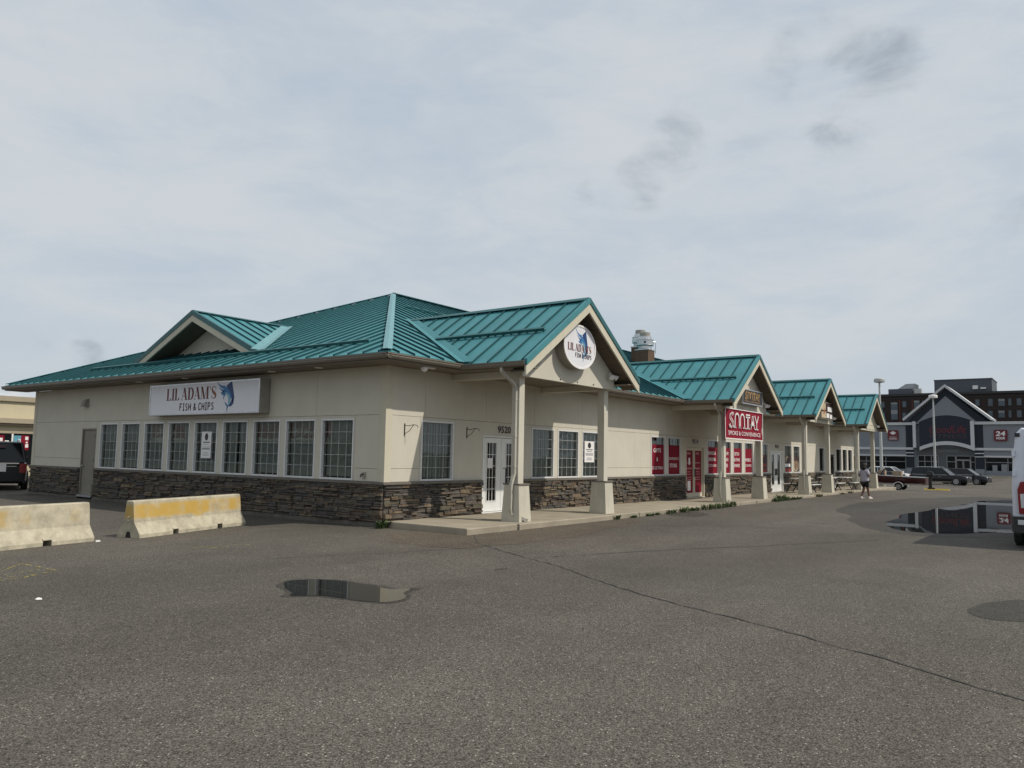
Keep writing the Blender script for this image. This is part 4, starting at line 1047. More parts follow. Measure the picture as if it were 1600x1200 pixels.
for s in (-1, 1):
    ye = DY+s*(DH+.1); zt = lambda y: DZ-DM*abs(y-DY)
    m = MB(); m.prism([(DX-.05, ye, zt(ye)-.27), (DX-.05, DY, DZ-.27), (DX-.05, DY, DZ-.035), (DX-.05, ye, zt(ye)-.035)], (.05, 0, 0)); m.build('rake_fascia', trimc, dr)
    m = MB(); m.prism([(DX-.07, ye, zt(ye)-.07), (DX-.07, DY, DZ-.07), (DX-.07, DY, DZ+.09), (DX-.07, ye, zt(ye)+.09)], (.09, 0, 0)); m.build('rake_trim', teal_d, dr)
    m = MB(); m.prism([(DX, DY+s*.01, DZ-.28), (DX, DY+s*DH, DE-.28), (DX, DY+s*DH, DE-.25), (DX, DY+s*.01, DZ-.25)], (.9, 0, 0)); m.build('dormer_soffit', soffit_d, dr)
m = MB(); fx = DX+.75; zb = RZ+RM*(fx+.8)+.02
yy_ = (DZ-.27-zb)/DM
m.prism([(fx, DY-yy_, zb-.1), (fx, DY+yy_, zb-.1), (fx, DY+yy_, zb), (fx, DY, DZ-.27), (fx, DY-yy_, zb)], (.1, 0, 0)); m.build('dormer_face', stucco, dr)
# house numbers
m = MB(frameF(4.69, .002, 2.47)); put_text(m, '9520', 0, 0, .62, .20, .012, 0, bold=.022); m.build('house_number', dkbrown, bld, recalc=False)
m = MB(frameF(18.15, .002, 2.475)); put_text(m, '9514', 0, 0, .62, .20, .012, 0, bold=.022); m.build('house_number', dkbrown, bld, recalc=False)
m = MB(frameF(28.9, .002, 2.475)); put_text(m, '9510', 0, 0, .62, .20, .012, 0, bold=.022); m.build('house_number', dkbrown, bld, recalc=False)

# ------------------------------------------------------------------ shop signs
sg = thing('cabinet_sign', 'long white box sign above the side windows reading LIL ADAM\'S FISH & CHIPS', 'sign', (-.02, 7.27, 2.77))
fr = (Vector((-.02, 10.05, 2.77)), Vector((0, -1, 0)), Vector((0, 0, 1)), Vector((-1, 0, 0)))
m = MB(fr); m.box(0, 5.58, 0, .93, 0, .30); m.build('sign_box', signbox, sg)
m = MB(fr)
for (a, b, c, d) in ((0, 5.58, .89, .93), (0, 5.58, 0, .04), (0, .05, .04, .89), (5.53, 5.58, .04, .89)): m.box(a, b, c, d, .301, .33)
m.build('sign_frame', steel, sg)
m = MB(fr); m.box(.05, 5.53, .04, .89, .301, .318); m.build('sign_face', signface, sg)
m = MB(fr); didone(m, "LIL ADAM'S", 0.95, .44, .36, 2.62, .3205, 0, 1); strokes(m, 'FISH & CHIPS', 1.68, .13, .20, 1.80, .3205, .042, 2)
m.build('sign_lettering', [maroon, orangel, dkbrown], sg, recalc=False)
m = MB(fr); marlin(m, 4.02, .49, .92, .90, .3205); m.build('fish_emblem', [fishd, fishm, fishl], sg, recalc=False)

rs = thing('oval_sign', 'white oval sign with blue fish in the first porch gable', 'sign', (4.52, -2.332, 4.66))
fr = (Vector((4.52, -2.332, 4.66)), Vector((1, 0, 0)), Vector((0, 0, 1)), Vector((0, -1, 0)))
def oval(a, b, n=48): return [(a*math.cos(2*math.pi*k/n), b*math.sin(2*math.pi*k/n)) for k in range(n)]
OA, OB = .80, .58
m = MB(fr); m.prism([(x, y, 0) for x, y in oval(OA, OB)], (0, 0, .27)); m.build('sign_box', signbox, rs, smooth=False)
m = MB(fr); o1, o2 = oval(OA+.012, OB+.012), oval(OA-.035, OB-.035); n = 48
m.add([(x, y, .271) for x, y in o1]+[(x, y, .271) for x, y in o2]+[(x, y, .30) for x, y in o1]+[(x, y, .30) for x, y in o2],
      [q for k in range(n) for q in ((k, (k+1) % n, n+(k+1) % n, n+k), (2*n+k, 2*n+(k+1) % n, 3*n+(k+1) % n, 3*n+k), (k, (k+1) % n, 2*n+(k+1) % n, 2*n+k), (n+k, n+(k+1) % n, 3*n+(k+1) % n, 3*n+k))])
m.build('sign_rim', letterw, rs)
m = MB(fr); m.prism([(x, y, .271) for x, y in oval(OA-.036, OB-.036)], (0, 0, .015)); m.build('sign_face', signface, rs)
m = MB(fr); marlin(m, .10, .05, .66, .88, .2885); m.build('fish_emblem', [fishd, fishm, fishl], rs, recalc=False)
m = MB(fr); didone(m, "LIL ADAM'S", -.62, -.13, .20, 1.20, .293, 0, 1); strokes(m, 'FISH & CHIPS', -.25, -.285, .11, .84, .293, .020, 2)
m.build('sign_lettering', [maroon, orangel, dkbrown], rs, recalc=False)

def arches(m, x, y, wd, ht, h, sw, mat):
    """the shop's tall outlined display capitals: S, two open arches, T, A with a spade, Y"""
    u = wd/6.0
    S_ = [(.82, .84), (.70, .97), (.42, .98), (.22, .84), (.26, .64), (.55, .48), (.80, .32), (.78, .12), (.5, .02), (.22, .08), (.12, .26)]
    for k in (-1, 1): ribbon(m, [(x+u*(a+.11*k), y+ht*b+.02*k) for a, b in S_], sw*.55, h, mat)
    m.flat([(x, y, h), (x+u*.5, y, h), (x+u*.22, y+ht*.28, h)], mat)
    for k in (0, 1):
        cx = x+u*(1.55+k*1.05)
        ribbon(m, [(cx-u*.42, y), (cx-u*.40, y+ht*.55)]+[(cx-u*.40*math.cos(R(q*15)), y+ht*(.62+.36*math.sin(R(q*15)))) for q in range(13)]+[(cx+u*.40, y+ht*.55), (cx+u*.42, y)], sw, h, mat)
    for xx in (1.1, 2.08, 3.0): m.flat([(x+u*(xx-.28), y, h), (x+u*(xx+.28), y, h), (x+u*(xx+.12), y+ht*.14, h), (x+u*(xx-.12), y+ht*.14, h)], mat)
    tx = x+u*3.75
    ribbon(m, [(tx-u*.42, y+ht*.82), (tx-u*.42, y+ht*.98), (tx+u*.42, y+ht*.98), (tx+u*.42, y+ht*.82)], sw*.8, h, mat, True)
    ribbon(m, [(tx-u*.08, y), (tx-u*.08, y+ht*.82)], sw, h, mat); ribbon(m, [(tx+u*.12, y), (tx+u*.12, y+ht*.82)], sw*.6, h, mat); m.flat([(tx-u*.42, y, h), (tx+u*.42, y, h), (tx+u*.3, y+ht*.07, h), (tx-u*.3, y+ht*.07, h)], mat)
    ax_ = x+u*4.75
    ribbon(m, [(ax_-u*.40, y+ht*.02), (ax_-u*.08, y+ht*.95), (ax_+u*.08, y+ht*.95), (ax_+u*.40, y+ht*.02)], sw*.7, h, mat)
    m.flat([(ax_-u*.48, y+ht*.34, h), (ax_-u*.2, y+ht*.42, h), (ax_, y+ht*.66, h), (ax_+u*.2, y+ht*.42, h), (ax_+u*.48, y+ht*.34, h), (ax_+u*.26, y+ht*.20, h), (ax_, y+ht*.32, h), (ax_-u*.26, y+ht*.20, h)], mat)
    yx = x+u*5.6
    ribbon(m, [(yx-u*.4, y+ht), (yx, y+ht*.48), (yx, y)], sw, h, mat); ribbon(m, [(yx+u*.4, y+ht), (yx+.03, y+ht*.5)], sw, h, mat); m.flat([(yx-u*.36, y, h), (yx+u*.36, y, h), (yx+u*.3, y+ht*.08, h), (yx-u*.3, y+ht*.08, h)], mat)
bn = thing('banner', 'red cloth banner SMOTAY SMOKE & CONVENIENCE hung between the second porch columns', 'banner', (17.52, -2.36, 2.55))
fr = (Vector((15.42, -2.365, 2.55)), Vector((1, 0, 0)), Vector((0, 0, 1)), Vector((0, -1, 0)))
m = MB(fr); NX, NY = 16, 6
gv = [(4.2*i/NX, 1.15*j/NY, .012*math.sin(i*1.3+j)+.010*math.sin(j*2.1+i*.4)) for i in range(NX+1) for j in range(NY+1)]
m.add(gv, [(i*(NY+1)+j, (i+1)*(NY+1)+j, (i+1)*(NY+1)+j+1, i*(NY+1)+j+1) for i in range(NX) for j in range(NY)])
m.build('banner_cloth', red_b, bn, smooth=True, recalc=False)
m = MB(fr)
for (a, b, c, d) in ((0, 4.2, -.02, .015), (0, 4.2, 1.135, 1.165), (-.02, .02, 0, 1.15), (4.18, 4.22, 0, 1.15)): m.box(a, b, c, d, .024, .034)
m.build('banner_hem', letterw, bn)
m = MB(fr); arches(m, .38, .42, 3.3, .58, .034, .07, 0); put_text(m, 'SMOKE & CONVENIENCE', 2.1, .22, 3.6, .16, .034, 0, bold=.0)
m.build('banner_lettering', letterw, bn, recalc=False)
gd = pm('gold_letter', (0.42, 0.25, 0.08), 0.5, 0.2, 6)
s2 = thing('gable_box_sign', 'dark framed box sign with gold letters above the red banner', 'sign', (18.0, -2.332, 3.93))
fr = (Vector((16.85, -2.332, 3.95)), Vector((1, 0, 0)), Vector((0, 0, 1)), Vector((0, -1, 0)))
m = MB(fr); m.box(0, 2.30, 0, .60, 0, .20); m.build('sign_box', signbox, s2)
m = MB(fr)
for (a, b, c, d) in ((0, 2.30, .56, .60), (0, 2.30, 0, .04), (0, .04, .04, .56), (2.26, 2.30, .04, .56)): m.box(a, b, c, d, .201, .225)
m.build('sign_frame', steel, s2)
m = MB(fr); m.box(.04, 2.26, .04, .56, .201, .21, 0); arches(m, .30, .20, 1.7, .30, .2125, .05, 1); put_text(m, 'SMOKE & CONVENIENCE', 1.15, .12, 1.8, .06, .2125, 1, bold=.0)
m.build('sign_face', [plasticb, gd], s2)
s3 = thing('gable_box_sign', 'photo box sign with food pictures and white panels in the third gable', 'sign', (29.1, -2.332, 3.9))
fr = (Vector((28.0, -2.332, 3.90)), Vector((1, 0, 0)), Vector((0, 0, 1)), Vector((0, -1, 0)))
m = MB(fr); m.box(0, 2.15, 0, .88, 0, .22); m.build('sign_box', signbox, s3)
m = MB(fr); m.box(.03, 2.12, .03, .85, .221, .23, 0)
m.flat([(.05, .06, .232), (.95, .06, .232), (.9, .40, .232), (.05, .36, .232)], 4); m.flat([(.1, .45, .232), (.8, .48, .232), (.85, .82, .232), (.15, .80, .232)], 4); m.flat([(.35, .25, .233), (.7, .3, .233), (.6, .6, .233)], 1); m.flat([(1.2, .42, .232), (2.05, .42, .232), (2.05, .66, .232), (1.2, .66, .232)], 2)
m.flat([(1.0, .08, .232), (1.5, .08, .232), (1.5, .32, .232), (1.0, .32, .232)], 2); m.flat([(1.62, .06, .232), (2.05, .06, .232), (2.05, .28, .232), (1.62, .28, .232)], 2)
m.build('sign_face', posterm, s3)

# ------------------------------------------------------------------ small fittings on the walls
def twin_flood(c, label):
    f = thing('twin_floodlight', label, 'floodlight', c, 0, 'twin floodlights on the porch gables')
    x, y, z = c
    m = MB(); m.cyl((x, y-.0, z), (0, -1, 0), .06, .05, 10); m.build('mount', letterw, f)
    for s in (-1, 1):
        m = MB(); m.lathe((0, 0, 0), [(.02, 0), (.035, .05), (.075, .16), (.08, .19), (.07, .19)], 12)
        d = Vector((s*.55, -.6, -.55)).normalized(); q = d.to_track_quat('Z', 'Y').to_matrix()
        m.v = [q @ v + Vector((x+s*.05, y-.05, z)) for v in m.v]; m.build('lamp_head', letterw, f)
for k, (c, lb) in enumerate((((2.60, -2.34, 4.12), 'twin white floodlight left of the oval fish sign'), ((6.62, -2.34, 4.12), 'twin white floodlight right of the oval fish sign'),
                            ((20.0, -2.34, 4.12), 'twin white floodlight right of the gold lettered box sign'), ((30.8, -2.34, 4.12), 'twin white floodlight right of the food picture sign'), ((41.6, -2.34, 4.12), 'twin white floodlight on the farthest porch gable'))):
    twin_flood(c, lb)
for k, (x, lb) in enumerate(((.64, 'black iron basket hook nearest the building corner'), (3.02, 'black iron basket hook beside the white double door'))):
    h = thing('basket_hook', lb, 'hook', (x, -.002, 2.32), 0, 'iron basket hooks on the front wall')
    m = MB(); m.box(x-.012, x+.012, -.016, -.002, 2.18, 2.48); m.build('back_plate', blackm, h)
    m = MB(); m.tube([(x, -.01, 2.43), (x+.04, -.10, 2.42), (x+.10, -.22, 2.45), (x+.14, -.30, 2.43), (x+.14, -.32, 2.38)], .009, 6); m.tube([(x, -.01, 2.22), (x+.05, -.12, 2.30), (x+.10, -.21, 2.44)], .008, 6); m.build('arm', blackm, h)
dm = thing('dome_camera', 'white dome security camera under the eave near the corner', 'camera', (.62, -.62, SOFZ-.12))
m = MB(); m.lathe((.62, -.62, SOFZ-.13), [(.02, 0), (.065, .02), (.085, .06), (.09, .10), (.075, .128)], 14); m.build('dome', letterw, dm, smooth=True)
m = MB(); m.box(.66, .98, -.66, -.58, SOFZ-.035, SOFZ-.003); m.build('bracket', letterw, dm)
wl = thing('wall_light', 'small brown wedge wall light left of the service door', 'wall light', (-.002, 14.78, 3.2))
fr = frameS(14.90, .002, 3.18); m = MB(fr); m.prism([(0, 0, 0), (0, .27, 0), (0, .22, .10), (0, .0, .20)], (.24, 0, 0)); m.build('housing', signbox, wl)
m = MB(fr); m.box(.02, .22, -.012, -.001, .02, .18); m.build('lens', lampclear, wl)
hb = thing('outdoor_tap', 'small brass and steel tap box on the wall near the corner', 'tap', (-.002, .66, 1.16))
fr = frameS(.72, .002, 1.13); m = MB(fr); m.box(0, .10, 0, .15, 0, .035); m.build('tap_plate', signbox, hb)
m = MB(fr); m.tube([(.05, .10, .03), (.05, .10, .10), (.05, .03, .13)], .018, 8); m.build('spout', blackm, hb)
pot = MB()
for y in (2.0, 3.9, 8.0, 10.6): 
    lamp = thing('soffit_light', ('round recessed soffit light %s' % {2.0: 'nearest the corner over the side windows', 3.9: 'over the near end of the long white sign', 8.0: 'over the middle of the long white sign', 10.6: 'past the far end of the long white sign'}[y]), 'light', (-.42, y, SOFZ-.012), 0, 'recessed lights under the side eave')
    m = MB(); m.lathe((-.42, y, SOFZ-.014), [(.07, .005), (.075, 0), (.10, 0), (.105, .013), (.07, .0135)], 14); m.build('trim_ring', letterw, lamp)
for c, lb in ((GC[0], 'first'), (GC[1], 'second')):
    lamp = thing('soffit_light', 'round recessed light in the ceiling of the %s porch' % lb, 'light', (c, -1.5, SOFZ-.02), 0, 'recessed lights under the porches')
    m = MB(); m.lathe((c, -1.5, SOFZ-.018), [(.07, .005), (.075, 0), (.10, 0), (.105, .013), (.07, .0135)], 14); m.build('trim_ring', letterw, lamp)

# ------------------------------------------------------------------ rooftop exhaust
def exhaust(x, y, s, lb):
    zb = RZ+RM*(y-s/2+.8); zt = RZ+RM*(y+.8)+.92
    t = thing('exhaust_vent', lb, 'roof vent', (x, y, zb), 0, 'kitchen exhaust vents on the roof')
    h = s/2
    m = MB(); m.box(x-h, x+h, y-h, y+h, zb-.1, zt); m.build('curb_box', brick_b, t)
    m = MB(); m.box(x-h-.03, x+h+.03, y-h-.03, y+h+.03, zt, zt+.05); m.build('curb_flashing', steel, t)
    m = MB(); m.lathe((x, y, zt+.05), [(.34, 0), (.36, .03), (.36, .17), (.33, .20)], 20); m.build('fan_neck', steel, t)
    m = MB(); m.lathe((x, y, zt+.251), [(.44, 0), (.45, .02), (.43, .04), (.43, .27), (.45, .28), (.45, .31), (.40, .315)], 20); m.build('fan_bowl', steel, t)
    m = MB(); m.lathe((x, y, zt+.567), [(.36, 0), (.34, .02), (.33, .15), (.28, .17)], 20); m.build('fan_hood', steel, t)
    m = MB(); m.lathe((x, y, zt+.738), [(.27, 0), (.27, .19), (.24, .21)], 20); m.build('motor_cap', signbox, t)
    for q in range(3):
        a = q*2.1+3.6; m = MB(); m.box(x+math.cos(a)*.45-.04, x+math.cos(a)*.45+.04, y+math.sin(a)*.45-.04, y+math.sin(a)*.45+.04, zt+.36, zt+.44); m.build('clip', blackm, t)
    m = MB(); m.tube([(x+.40, y-.2, zt+.50), (x+.62, y-.3, zt+.50)], .035, 6); m.tube([(x+.60, y-.3, zt-.1), (x+.60, y-.3, zt+.55)], .02, 6); m.build('wiring_conduit', steel, t)
exhaust(23.1, 4.85, .72, 'silver mushroom exhaust fan on a brown curb, the nearer of two')
exhaust(24.2, 5.68, .72, 'silver exhaust fan half hidden behind the nearer roof fan')

# ------------------------------------------------------------------ concrete barriers
def barrier(name, p, ang, L, mat, lb):
    t = thing(name, lb, 'barrier', (p[0], p[1], 0), ang, 'concrete traffic barriers by the long side', local=True)
    H = .72; prof = [(-.28, 0), (-.28, .07), (-.232, .145), (-.13, .30), (-.085, H-.02), (-.07, H), (.07, H), (.085, H-.02), (.13, .30), (.232, .145), (.28, .07), (.28, 0)]
    rn = random.Random(int(L*1000)+int(p[0]*10)); me = MB()
    stn = [0, .02, .28, .30, 0.45, .62, .78, .80, .95, 1.0]; 
    slots = (L*.30, L*.72); sw = .085
    xs_ = sorted(set([0, .015, L-.015, L] + [v for s in slots for v in (s-sw, s-sw*.92, s, s+sw*.92, s+sw)] + [L*k/12 for k in range(1, 12)]))
    rings = []
    for x in xs_:
        e = .012 if x in (0, L) else 0; slot = any(abs(x-s) < sw*.95 for s in slots)
        ring = []
        for (y, z) in prof:
            jj = rn.uniform(-.004, .004)
            zz = z
            if slot and z < .08: zz = z + (.10 if z == 0 else .045)
            ring.append((x, y*(1-e*2)+jj, max(0.0, zz - (e if z > .5 else 0) + (rn.uniform(0, .004) if z == 0 else 0))))
        rings.append(ring)
    me.loft(rings, 0)
    me.build('barrier_body', mat, t, local=True)
    m = MB()
    for x in (-.004, L+.004): m.prism([(x, -.07, .0), (x, .07, .0), (x, .035, .12), (x, -.035, .12)], (.003 if x < 0 else -.003, 0, 0))
    m.build('drain_notch', darkin, t, local=True)
    m = MB()
    for x in (0, L): m.tube([(x, .0, .33), (x+(-.04 if x == 0 else .04), .0, .34), (x+(-.04 if x == 0 else .04), 0, .40), (x, 0, .41)], .009, 6)
    m.build('lifting_loop', signbox, t, local=True)
ang1 = math.atan2(1.10, 3.16)
barrier('concrete_barrier', (-5.04+.28*-math.sin(ang1)*1, 1.53+.28*math.cos(ang1)), ang1, 3.35, barrier_mat('barrier_yellow', .80), 'short concrete barrier with faded yellow paint along its upper half')
ang2 = math.atan2(.37, 1.69)
barrier('concrete_barrier', (-5.86-3.35*math.cos(ang2)-.28*math.sin(ang2), 1.62-3.35*math.sin(ang2)+.28*math.cos(ang2)), ang2, 3.35, barrier_mat('barrier_plain', .40), 'bare pale concrete barrier with only traces of yellow, cut by the photo edge')

# ------------------------------------------------------------------ weeds along the kerb, scraps on the asphalt
def weed(x, y, z, r, h, n, mat, seed, lb):
    rn = random.Random(seed); m = MB()
    for i in range(n):
        a = rn.uniform(0, 6.283); rr = r*rn.random()**.6; px, py = x+rr*math.cos(a)*1.4, y+rr*math.sin(a)*.7
        hh = h*.78*rn.uniform(.35, 1.0); le = rn.uniform(.2, .9); wv = rn.uniform(.010, .024)
        d = Vector((math.cos(a+rn.uniform(-.7, .7)), math.sin(a+rn.uniform(-.7, .7)), 0)); s = Vector((-d.y, d.x, 0))*wv
        b = Vector((px, py, z)); mid_ = b+d*hh*le*.4+Vector((0, 0, hh*.65)); tip = b+d*hh*le+Vector((0, 0, hh*rn.uniform(.7, 1.0)))
        m.add([b-s*.5, b+s*.5, mid_+s*1.3, mid_-s*1.3, tip], [(0, 1, 2, 3), (3, 2, 4)])
        for q in range(2):
            lb_ = b.lerp(mid_, rn.uniform(.3, 1)); ld = Vector((rn.uniform(-1, 1), rn.uniform(-1, 1), rn.uniform(.0, .7))).normalized()*rn.uniform(.03, .075); ls = ld.cross(Vector((0, 0, 1))).normalized()*rn.uniform(.012, .024)
            m.add([lb_, lb_+ld*.5+ls, lb_+ld, lb_+ld*.5-ls], [(0, 1, 2, 3)])
    o = m.build('weed', mat, recalc=False); tag(o, lb, 'weed', 'weeds in the kerb joint')
WEEDS = [(6.55, .10, .20, 'leafy weed at the foot of the second porch column'), (7.5, .10, .12, 'small weed just right of the second porch column'), (8.5, .14, .12, 'low weed left of the dark patch on the asphalt'), (9.1, .12, .12, 'low weed left behind the dark kerb patch'),
         (10.0, .22, .22, 'broad weed clump behind the dark kerb patch'), (11.0, .25, .26, 'broad weed clump right of the dark kerb patch'), (11.9, .25, .24, 'middle clump of the longest weed row'), (12.9, .28, .30, 'thick weed clump midway to the third porch column'), (13.7, .28, .30, 'thick weed clump before the third porch column'), (14.5, .24, .30, 'tall weed next to the third porch column'), (15.2, .22, .36, 'tallest weed in front of the third porch column base'),
         (20.3, .20, .30, 'weed at the foot of the fourth porch column'), (20.9, .24, .50, 'tall grassy weed right of the fourth porch column'), (21.7, .28, .32, 'wide weed right of the fourth porch column'), (22.8, .20, .22, 'small weed farther right of the fourth porch column'), (23.6, .18, .18, 'last small weed before the fifth porch column'),
         (26.9, .22, .26, 'olive weed under the fifth porch column downspout'), (31.3, .22, .16, 'flat weed right of the sixth porch column'), (33.2, .25, .22, 'olive weed in front of the picnic seats')]
for k, (x, r, h, lb) in enumerate(WEEDS): weed(x, SW_Y-.05-.03*(k % 3), 0.0, r, h, int(16+r*120), leafd if k in (16, 17, 18) else leafm, 100+k, lb)
weed(-.12, -.12, 0.0, .12, .30, 70, leafm, 140, 'dark green weed at the stone building corner')
lt = MB(); lt.prism([(-9.08, -3.76, .006), (-9.03, -3.77, .006), (-9.02, -3.73, .012), (-9.05, -3.71, .02), (-9.09, -3.73, .008)], (0, 0, .006)); tag(lt.build('paper_scrap', letterw), 'tiny white paper scrap on the bare asphalt', 'litter')
lt = MB(); lt.prism([(-5.93, 1.42, .006), (-5.84, 1.44, .006), (-5.86, 1.47, .006), (-5.92, 1.47, .006)], (0, 0, .03)); tag(lt.build('concrete_chip', letterw), 'white concrete chip at the end of the bare barrier', 'litter')

# ------------------------------------------------------------------ picnic tables under the far porches
tabtop = pm('table_top', (0.55, 0.54, 0.50), 0.6, 0.08, 5)
def picnic(x, y, lb, seat_only=False):
    z = ST(x); t = thing('picnic_table', lb, 'picnic table', (x, y, z), 0, 'picnic tables under the porches')
    m = MB()
    for q in range(5): m.box(x-.80, x+.80, y-.36+q*.146, y-.36+q*.146+.136, z+.71, z+.75)
    m.build('tabletop', tabtop, t)
    for s in (-1, 1):
        m = MB()
        for q in range(2): m.box(x-.80, x+.80, y+s*.66-.135+q*.14, y+s*.66-.135+q*.14+.13, z+.42, z+.46)
        m.build('bench', tabtop, t)
    for s in (-1, 1):
        for q in (-1, 1):
            m = MB(); m.tube([(x+s*.55, y+q*.22, z+.70), (x+s*.55, y+q*.60, z+.01)], .028, 6); m.build('leg', blackm, t)
        m = MB(); m.box(x+s*.55-.02, x+s*.55+.02, y-.75, y+.75, z+.38, z+.419); m.build('cross_beam', blackm, t)
picnic(28.9, -1.25, 'pale topped picnic table between the fifth and sixth porch columns')
picnic(34.0, -1.25, 'pale topped picnic table beyond the sixth porch column')
picnic(36.6, -1.5, 'pale topped picnic table next to the seventh porch column')

# ------------------------------------------------------------------ person walking away
def skinned(name, joints_, bones, mat, parent, sub=1, root=0):
    me = bpy.data.meshes.new(name); me.from_pydata([j[:3] for j in joints_], bones, [])
    o = bpy.data.objects.new(name, me); COL.objects.link(o)
    o.modifiers.new('s', 'SKIN'); sd = o.modifiers.new('u', 'SUBSURF'); sd.levels = sub; sd.render_levels = sub
    for i, j in enumerate(joints_):
        r_ = j[3] if isinstance(j[3], tuple) else (j[3], j[3]); me.skin_vertices[0].data[i].radius = r_
        me.skin_vertices[0].data[i].use_root = (i == root)
    dg = bpy.context.evaluated_depsgraph_get(); dg.update()
    nm = bpy.data.meshes.new_from_object(o.evaluated_get(dg))
    bpy.data.objects.remove(o); nm.materials.clear(); nm.materials.append(mat)
    nm.polygons.foreach_set('use_smooth', [True]*len(nm.polygons)); nm.polygons.foreach_set('material_index', [0]*len(nm.polygons))
    return link(name, nm, parent)
# faces +Y in her own space, mid-stride, forearms bent up in front
pe = thing('person', 'person in a grey T-shirt and black shorts walking away past the seventh column', 'person', (27.15, -4.72, 0), R(-112), local=True)
J = [(0, 0, .86, .135), (0, .01, 1.02, .13), (0, .01, 1.18, .13), (0, .0, 1.33, .10), (0, .01, 1.40, .05), (0, .03, 1.46, .055), (0, .04, 1.545, .083), (0, .05, 1.60, .06),
     (-.17, 0, 1.31, .055), (-.25, -.06, 1.08, .044), (-.18, .16, 1.04, .034), (-.15, .20, 1.05, .028),
     (.17, 0, 1.31, .055), (.27, -.05, 1.09, .044), (.19, .18, 1.10, .034), (.15, .22, 1.13, .028),
     (-.09, 0, .80, .10), (-.10, .10, .47, .062), (-.10, -.02, .26, .055), (-.10, -.14, .10, .036), (-.10, -.10, .045, .034), (-.10, .06, .04, .028),
     (.09, 0, .80, .10), (.10, .10, .46, .062), (.10, .15, .25, .052), (.10, .18, .09, .036), (.10, .22, .045, .034), (.11, .36, .04, .028)]
Bn = [(0, 1), (1, 2), (2, 3), (3, 4), (4, 5), (5, 6), (6, 7), (3, 8), (8, 9), (9, 10), (10, 11), (3, 12), (12, 13), (13, 14), (14, 15), (0, 16), (16, 17), (17, 18), (18, 19), (19, 20), (20, 21), (0, 22), (22, 23), (23, 24), (24, 25), (25, 26), (26, 27)]
body = skinned('body', J, Bn, skin, pe, 2)
m = MB()
for s, w_ in ((-1, Vector((-.15, .20, 1.05))), (1, Vector((.15, .22, 1.13)))):
    palm = w_ + Vector((-s*.02, .05, .015))
    m.loft([[w_+Vector((dx, 0, dz)) for dx, dz in ((-.02, -.012), (.02, -.012), (.02, .012), (-.02, .012))], [palm+Vector((dx, .02, dz)) for dx, dz in ((-.036, -.013), (.036, -.013), (.036, .013), (-.036, .013))]])
    for q, ln in enumerate((.062, .074, .078, .068)):
        b = palm+Vector((-.03+.02*q, .02, 0)); m.tube([b, b+Vector((0, ln*.45, .006)), b+Vector((0, ln*.75, .024)), b+Vector((0, ln*.72, .045))], [.009, .008, .0075, .006], 6)
    b = w_+Vector((-s*.03, .03, .01)); m.tube([b, b+Vector((-s*.02, .03, .02)), b+Vector((-s*.018, .05, .04))], [.011, .009, .007], 6)
m.build('hand', skin, pe, local=True)
ph = MB(); ph.box(-.035, .035, .305, .315, 1.10, 1.24); ph.build('phone', plasticb, pe, local=True)
skinned('shirt', [(0, 0, .76, (.235, .19)), (0, .0, .88, (.23, .19)), (0, .01, 1.05, (.215, .18)), (0, .01, 1.20, (.20, .165)), (0, 0, 1.32, (.15, .125)), (0, 0, 1.385, .07), (-.17, 0, 1.305, .08), (-.225, -.035, 1.18, .072), (-.245, -.05, 1.12, .068), (.17, 0, 1.305, .08), (.225, -.03, 1.18, .072), (.25, -.045, 1.12, .068)],
        [(0, 1), (1, 2), (2, 3), (3, 4), (4, 5), (4, 6), (6, 7), (7, 8), (4, 9), (9, 10), (10, 11)], shirtm, pe, 2)
skinned('shorts', [(0, 0, .88, .17), (-.09, .01, .76, .125), (-.095, .06, .60, .098), (-.097, .075, .54, .092), (.09, .01, .76, .125), (.097, .06, .60, .098), (.1, .075, .53, .092)], [(0, 1), (1, 2), (2, 3), (0, 4), (4, 5), (5, 6)], shortm, pe, 2)
for s, (hx, hy) in ((-1, (-.10, -.13)), (1, (.10, .18))):
    m = MB(); m.loft([[(hx+a*.042, hy-.05, z) for a, z in ((-1, .012), (1, .012), (.8, .10), (-.8, .10))], [(hx+a*.045, hy+.06, z) for a, z in ((-1, .0), (1, .0), (.8, .105), (-.8, .105))], [(hx+a*.05, hy+.16, z) for a, z in ((-1, 0), (1, 0), (.8, .06), (-.8, .06))], [(hx+a*.035, hy+.23, z) for a, z in ((-1, .008), (1, .008), (.8, .035), (-.8, .035))]])
    m.build('shoe', shoem, pe, local=True)
m = MB(); m.ball((0, .005, 1.565), .135, 12, 8, 0, (1.05, 1.0, 1.0)); m.ball((0, -.06, 1.47), .12, 10, 6, 0, (1.15, .8, 1.1)); m.build('hair', hairm, pe, smooth=True, local=True)
m = MB()
m.ball((-.03, .118, 1.555), .011, 8, 5, 1); m.ball((.03, .118, 1.555), .011, 8, 5, 1); m.loft([[(-.011, .118, 1.545), (.011, .118, 1.545), (0, .122, 1.55)], [(-.014, .118, 1.515), (.014, .118, 1.515), (0, .145, 1.518)]], 0); m.box(-.022, .022, .108, .118, 1.484, 1.492, 2)
for s in (-1, 1): m.ball((s*.086, .04, 1.54), .022, 8, 5, 0, (.4, .8, 1.2))
m.build('face', [skin, blackm, lampred], pe, local=True)

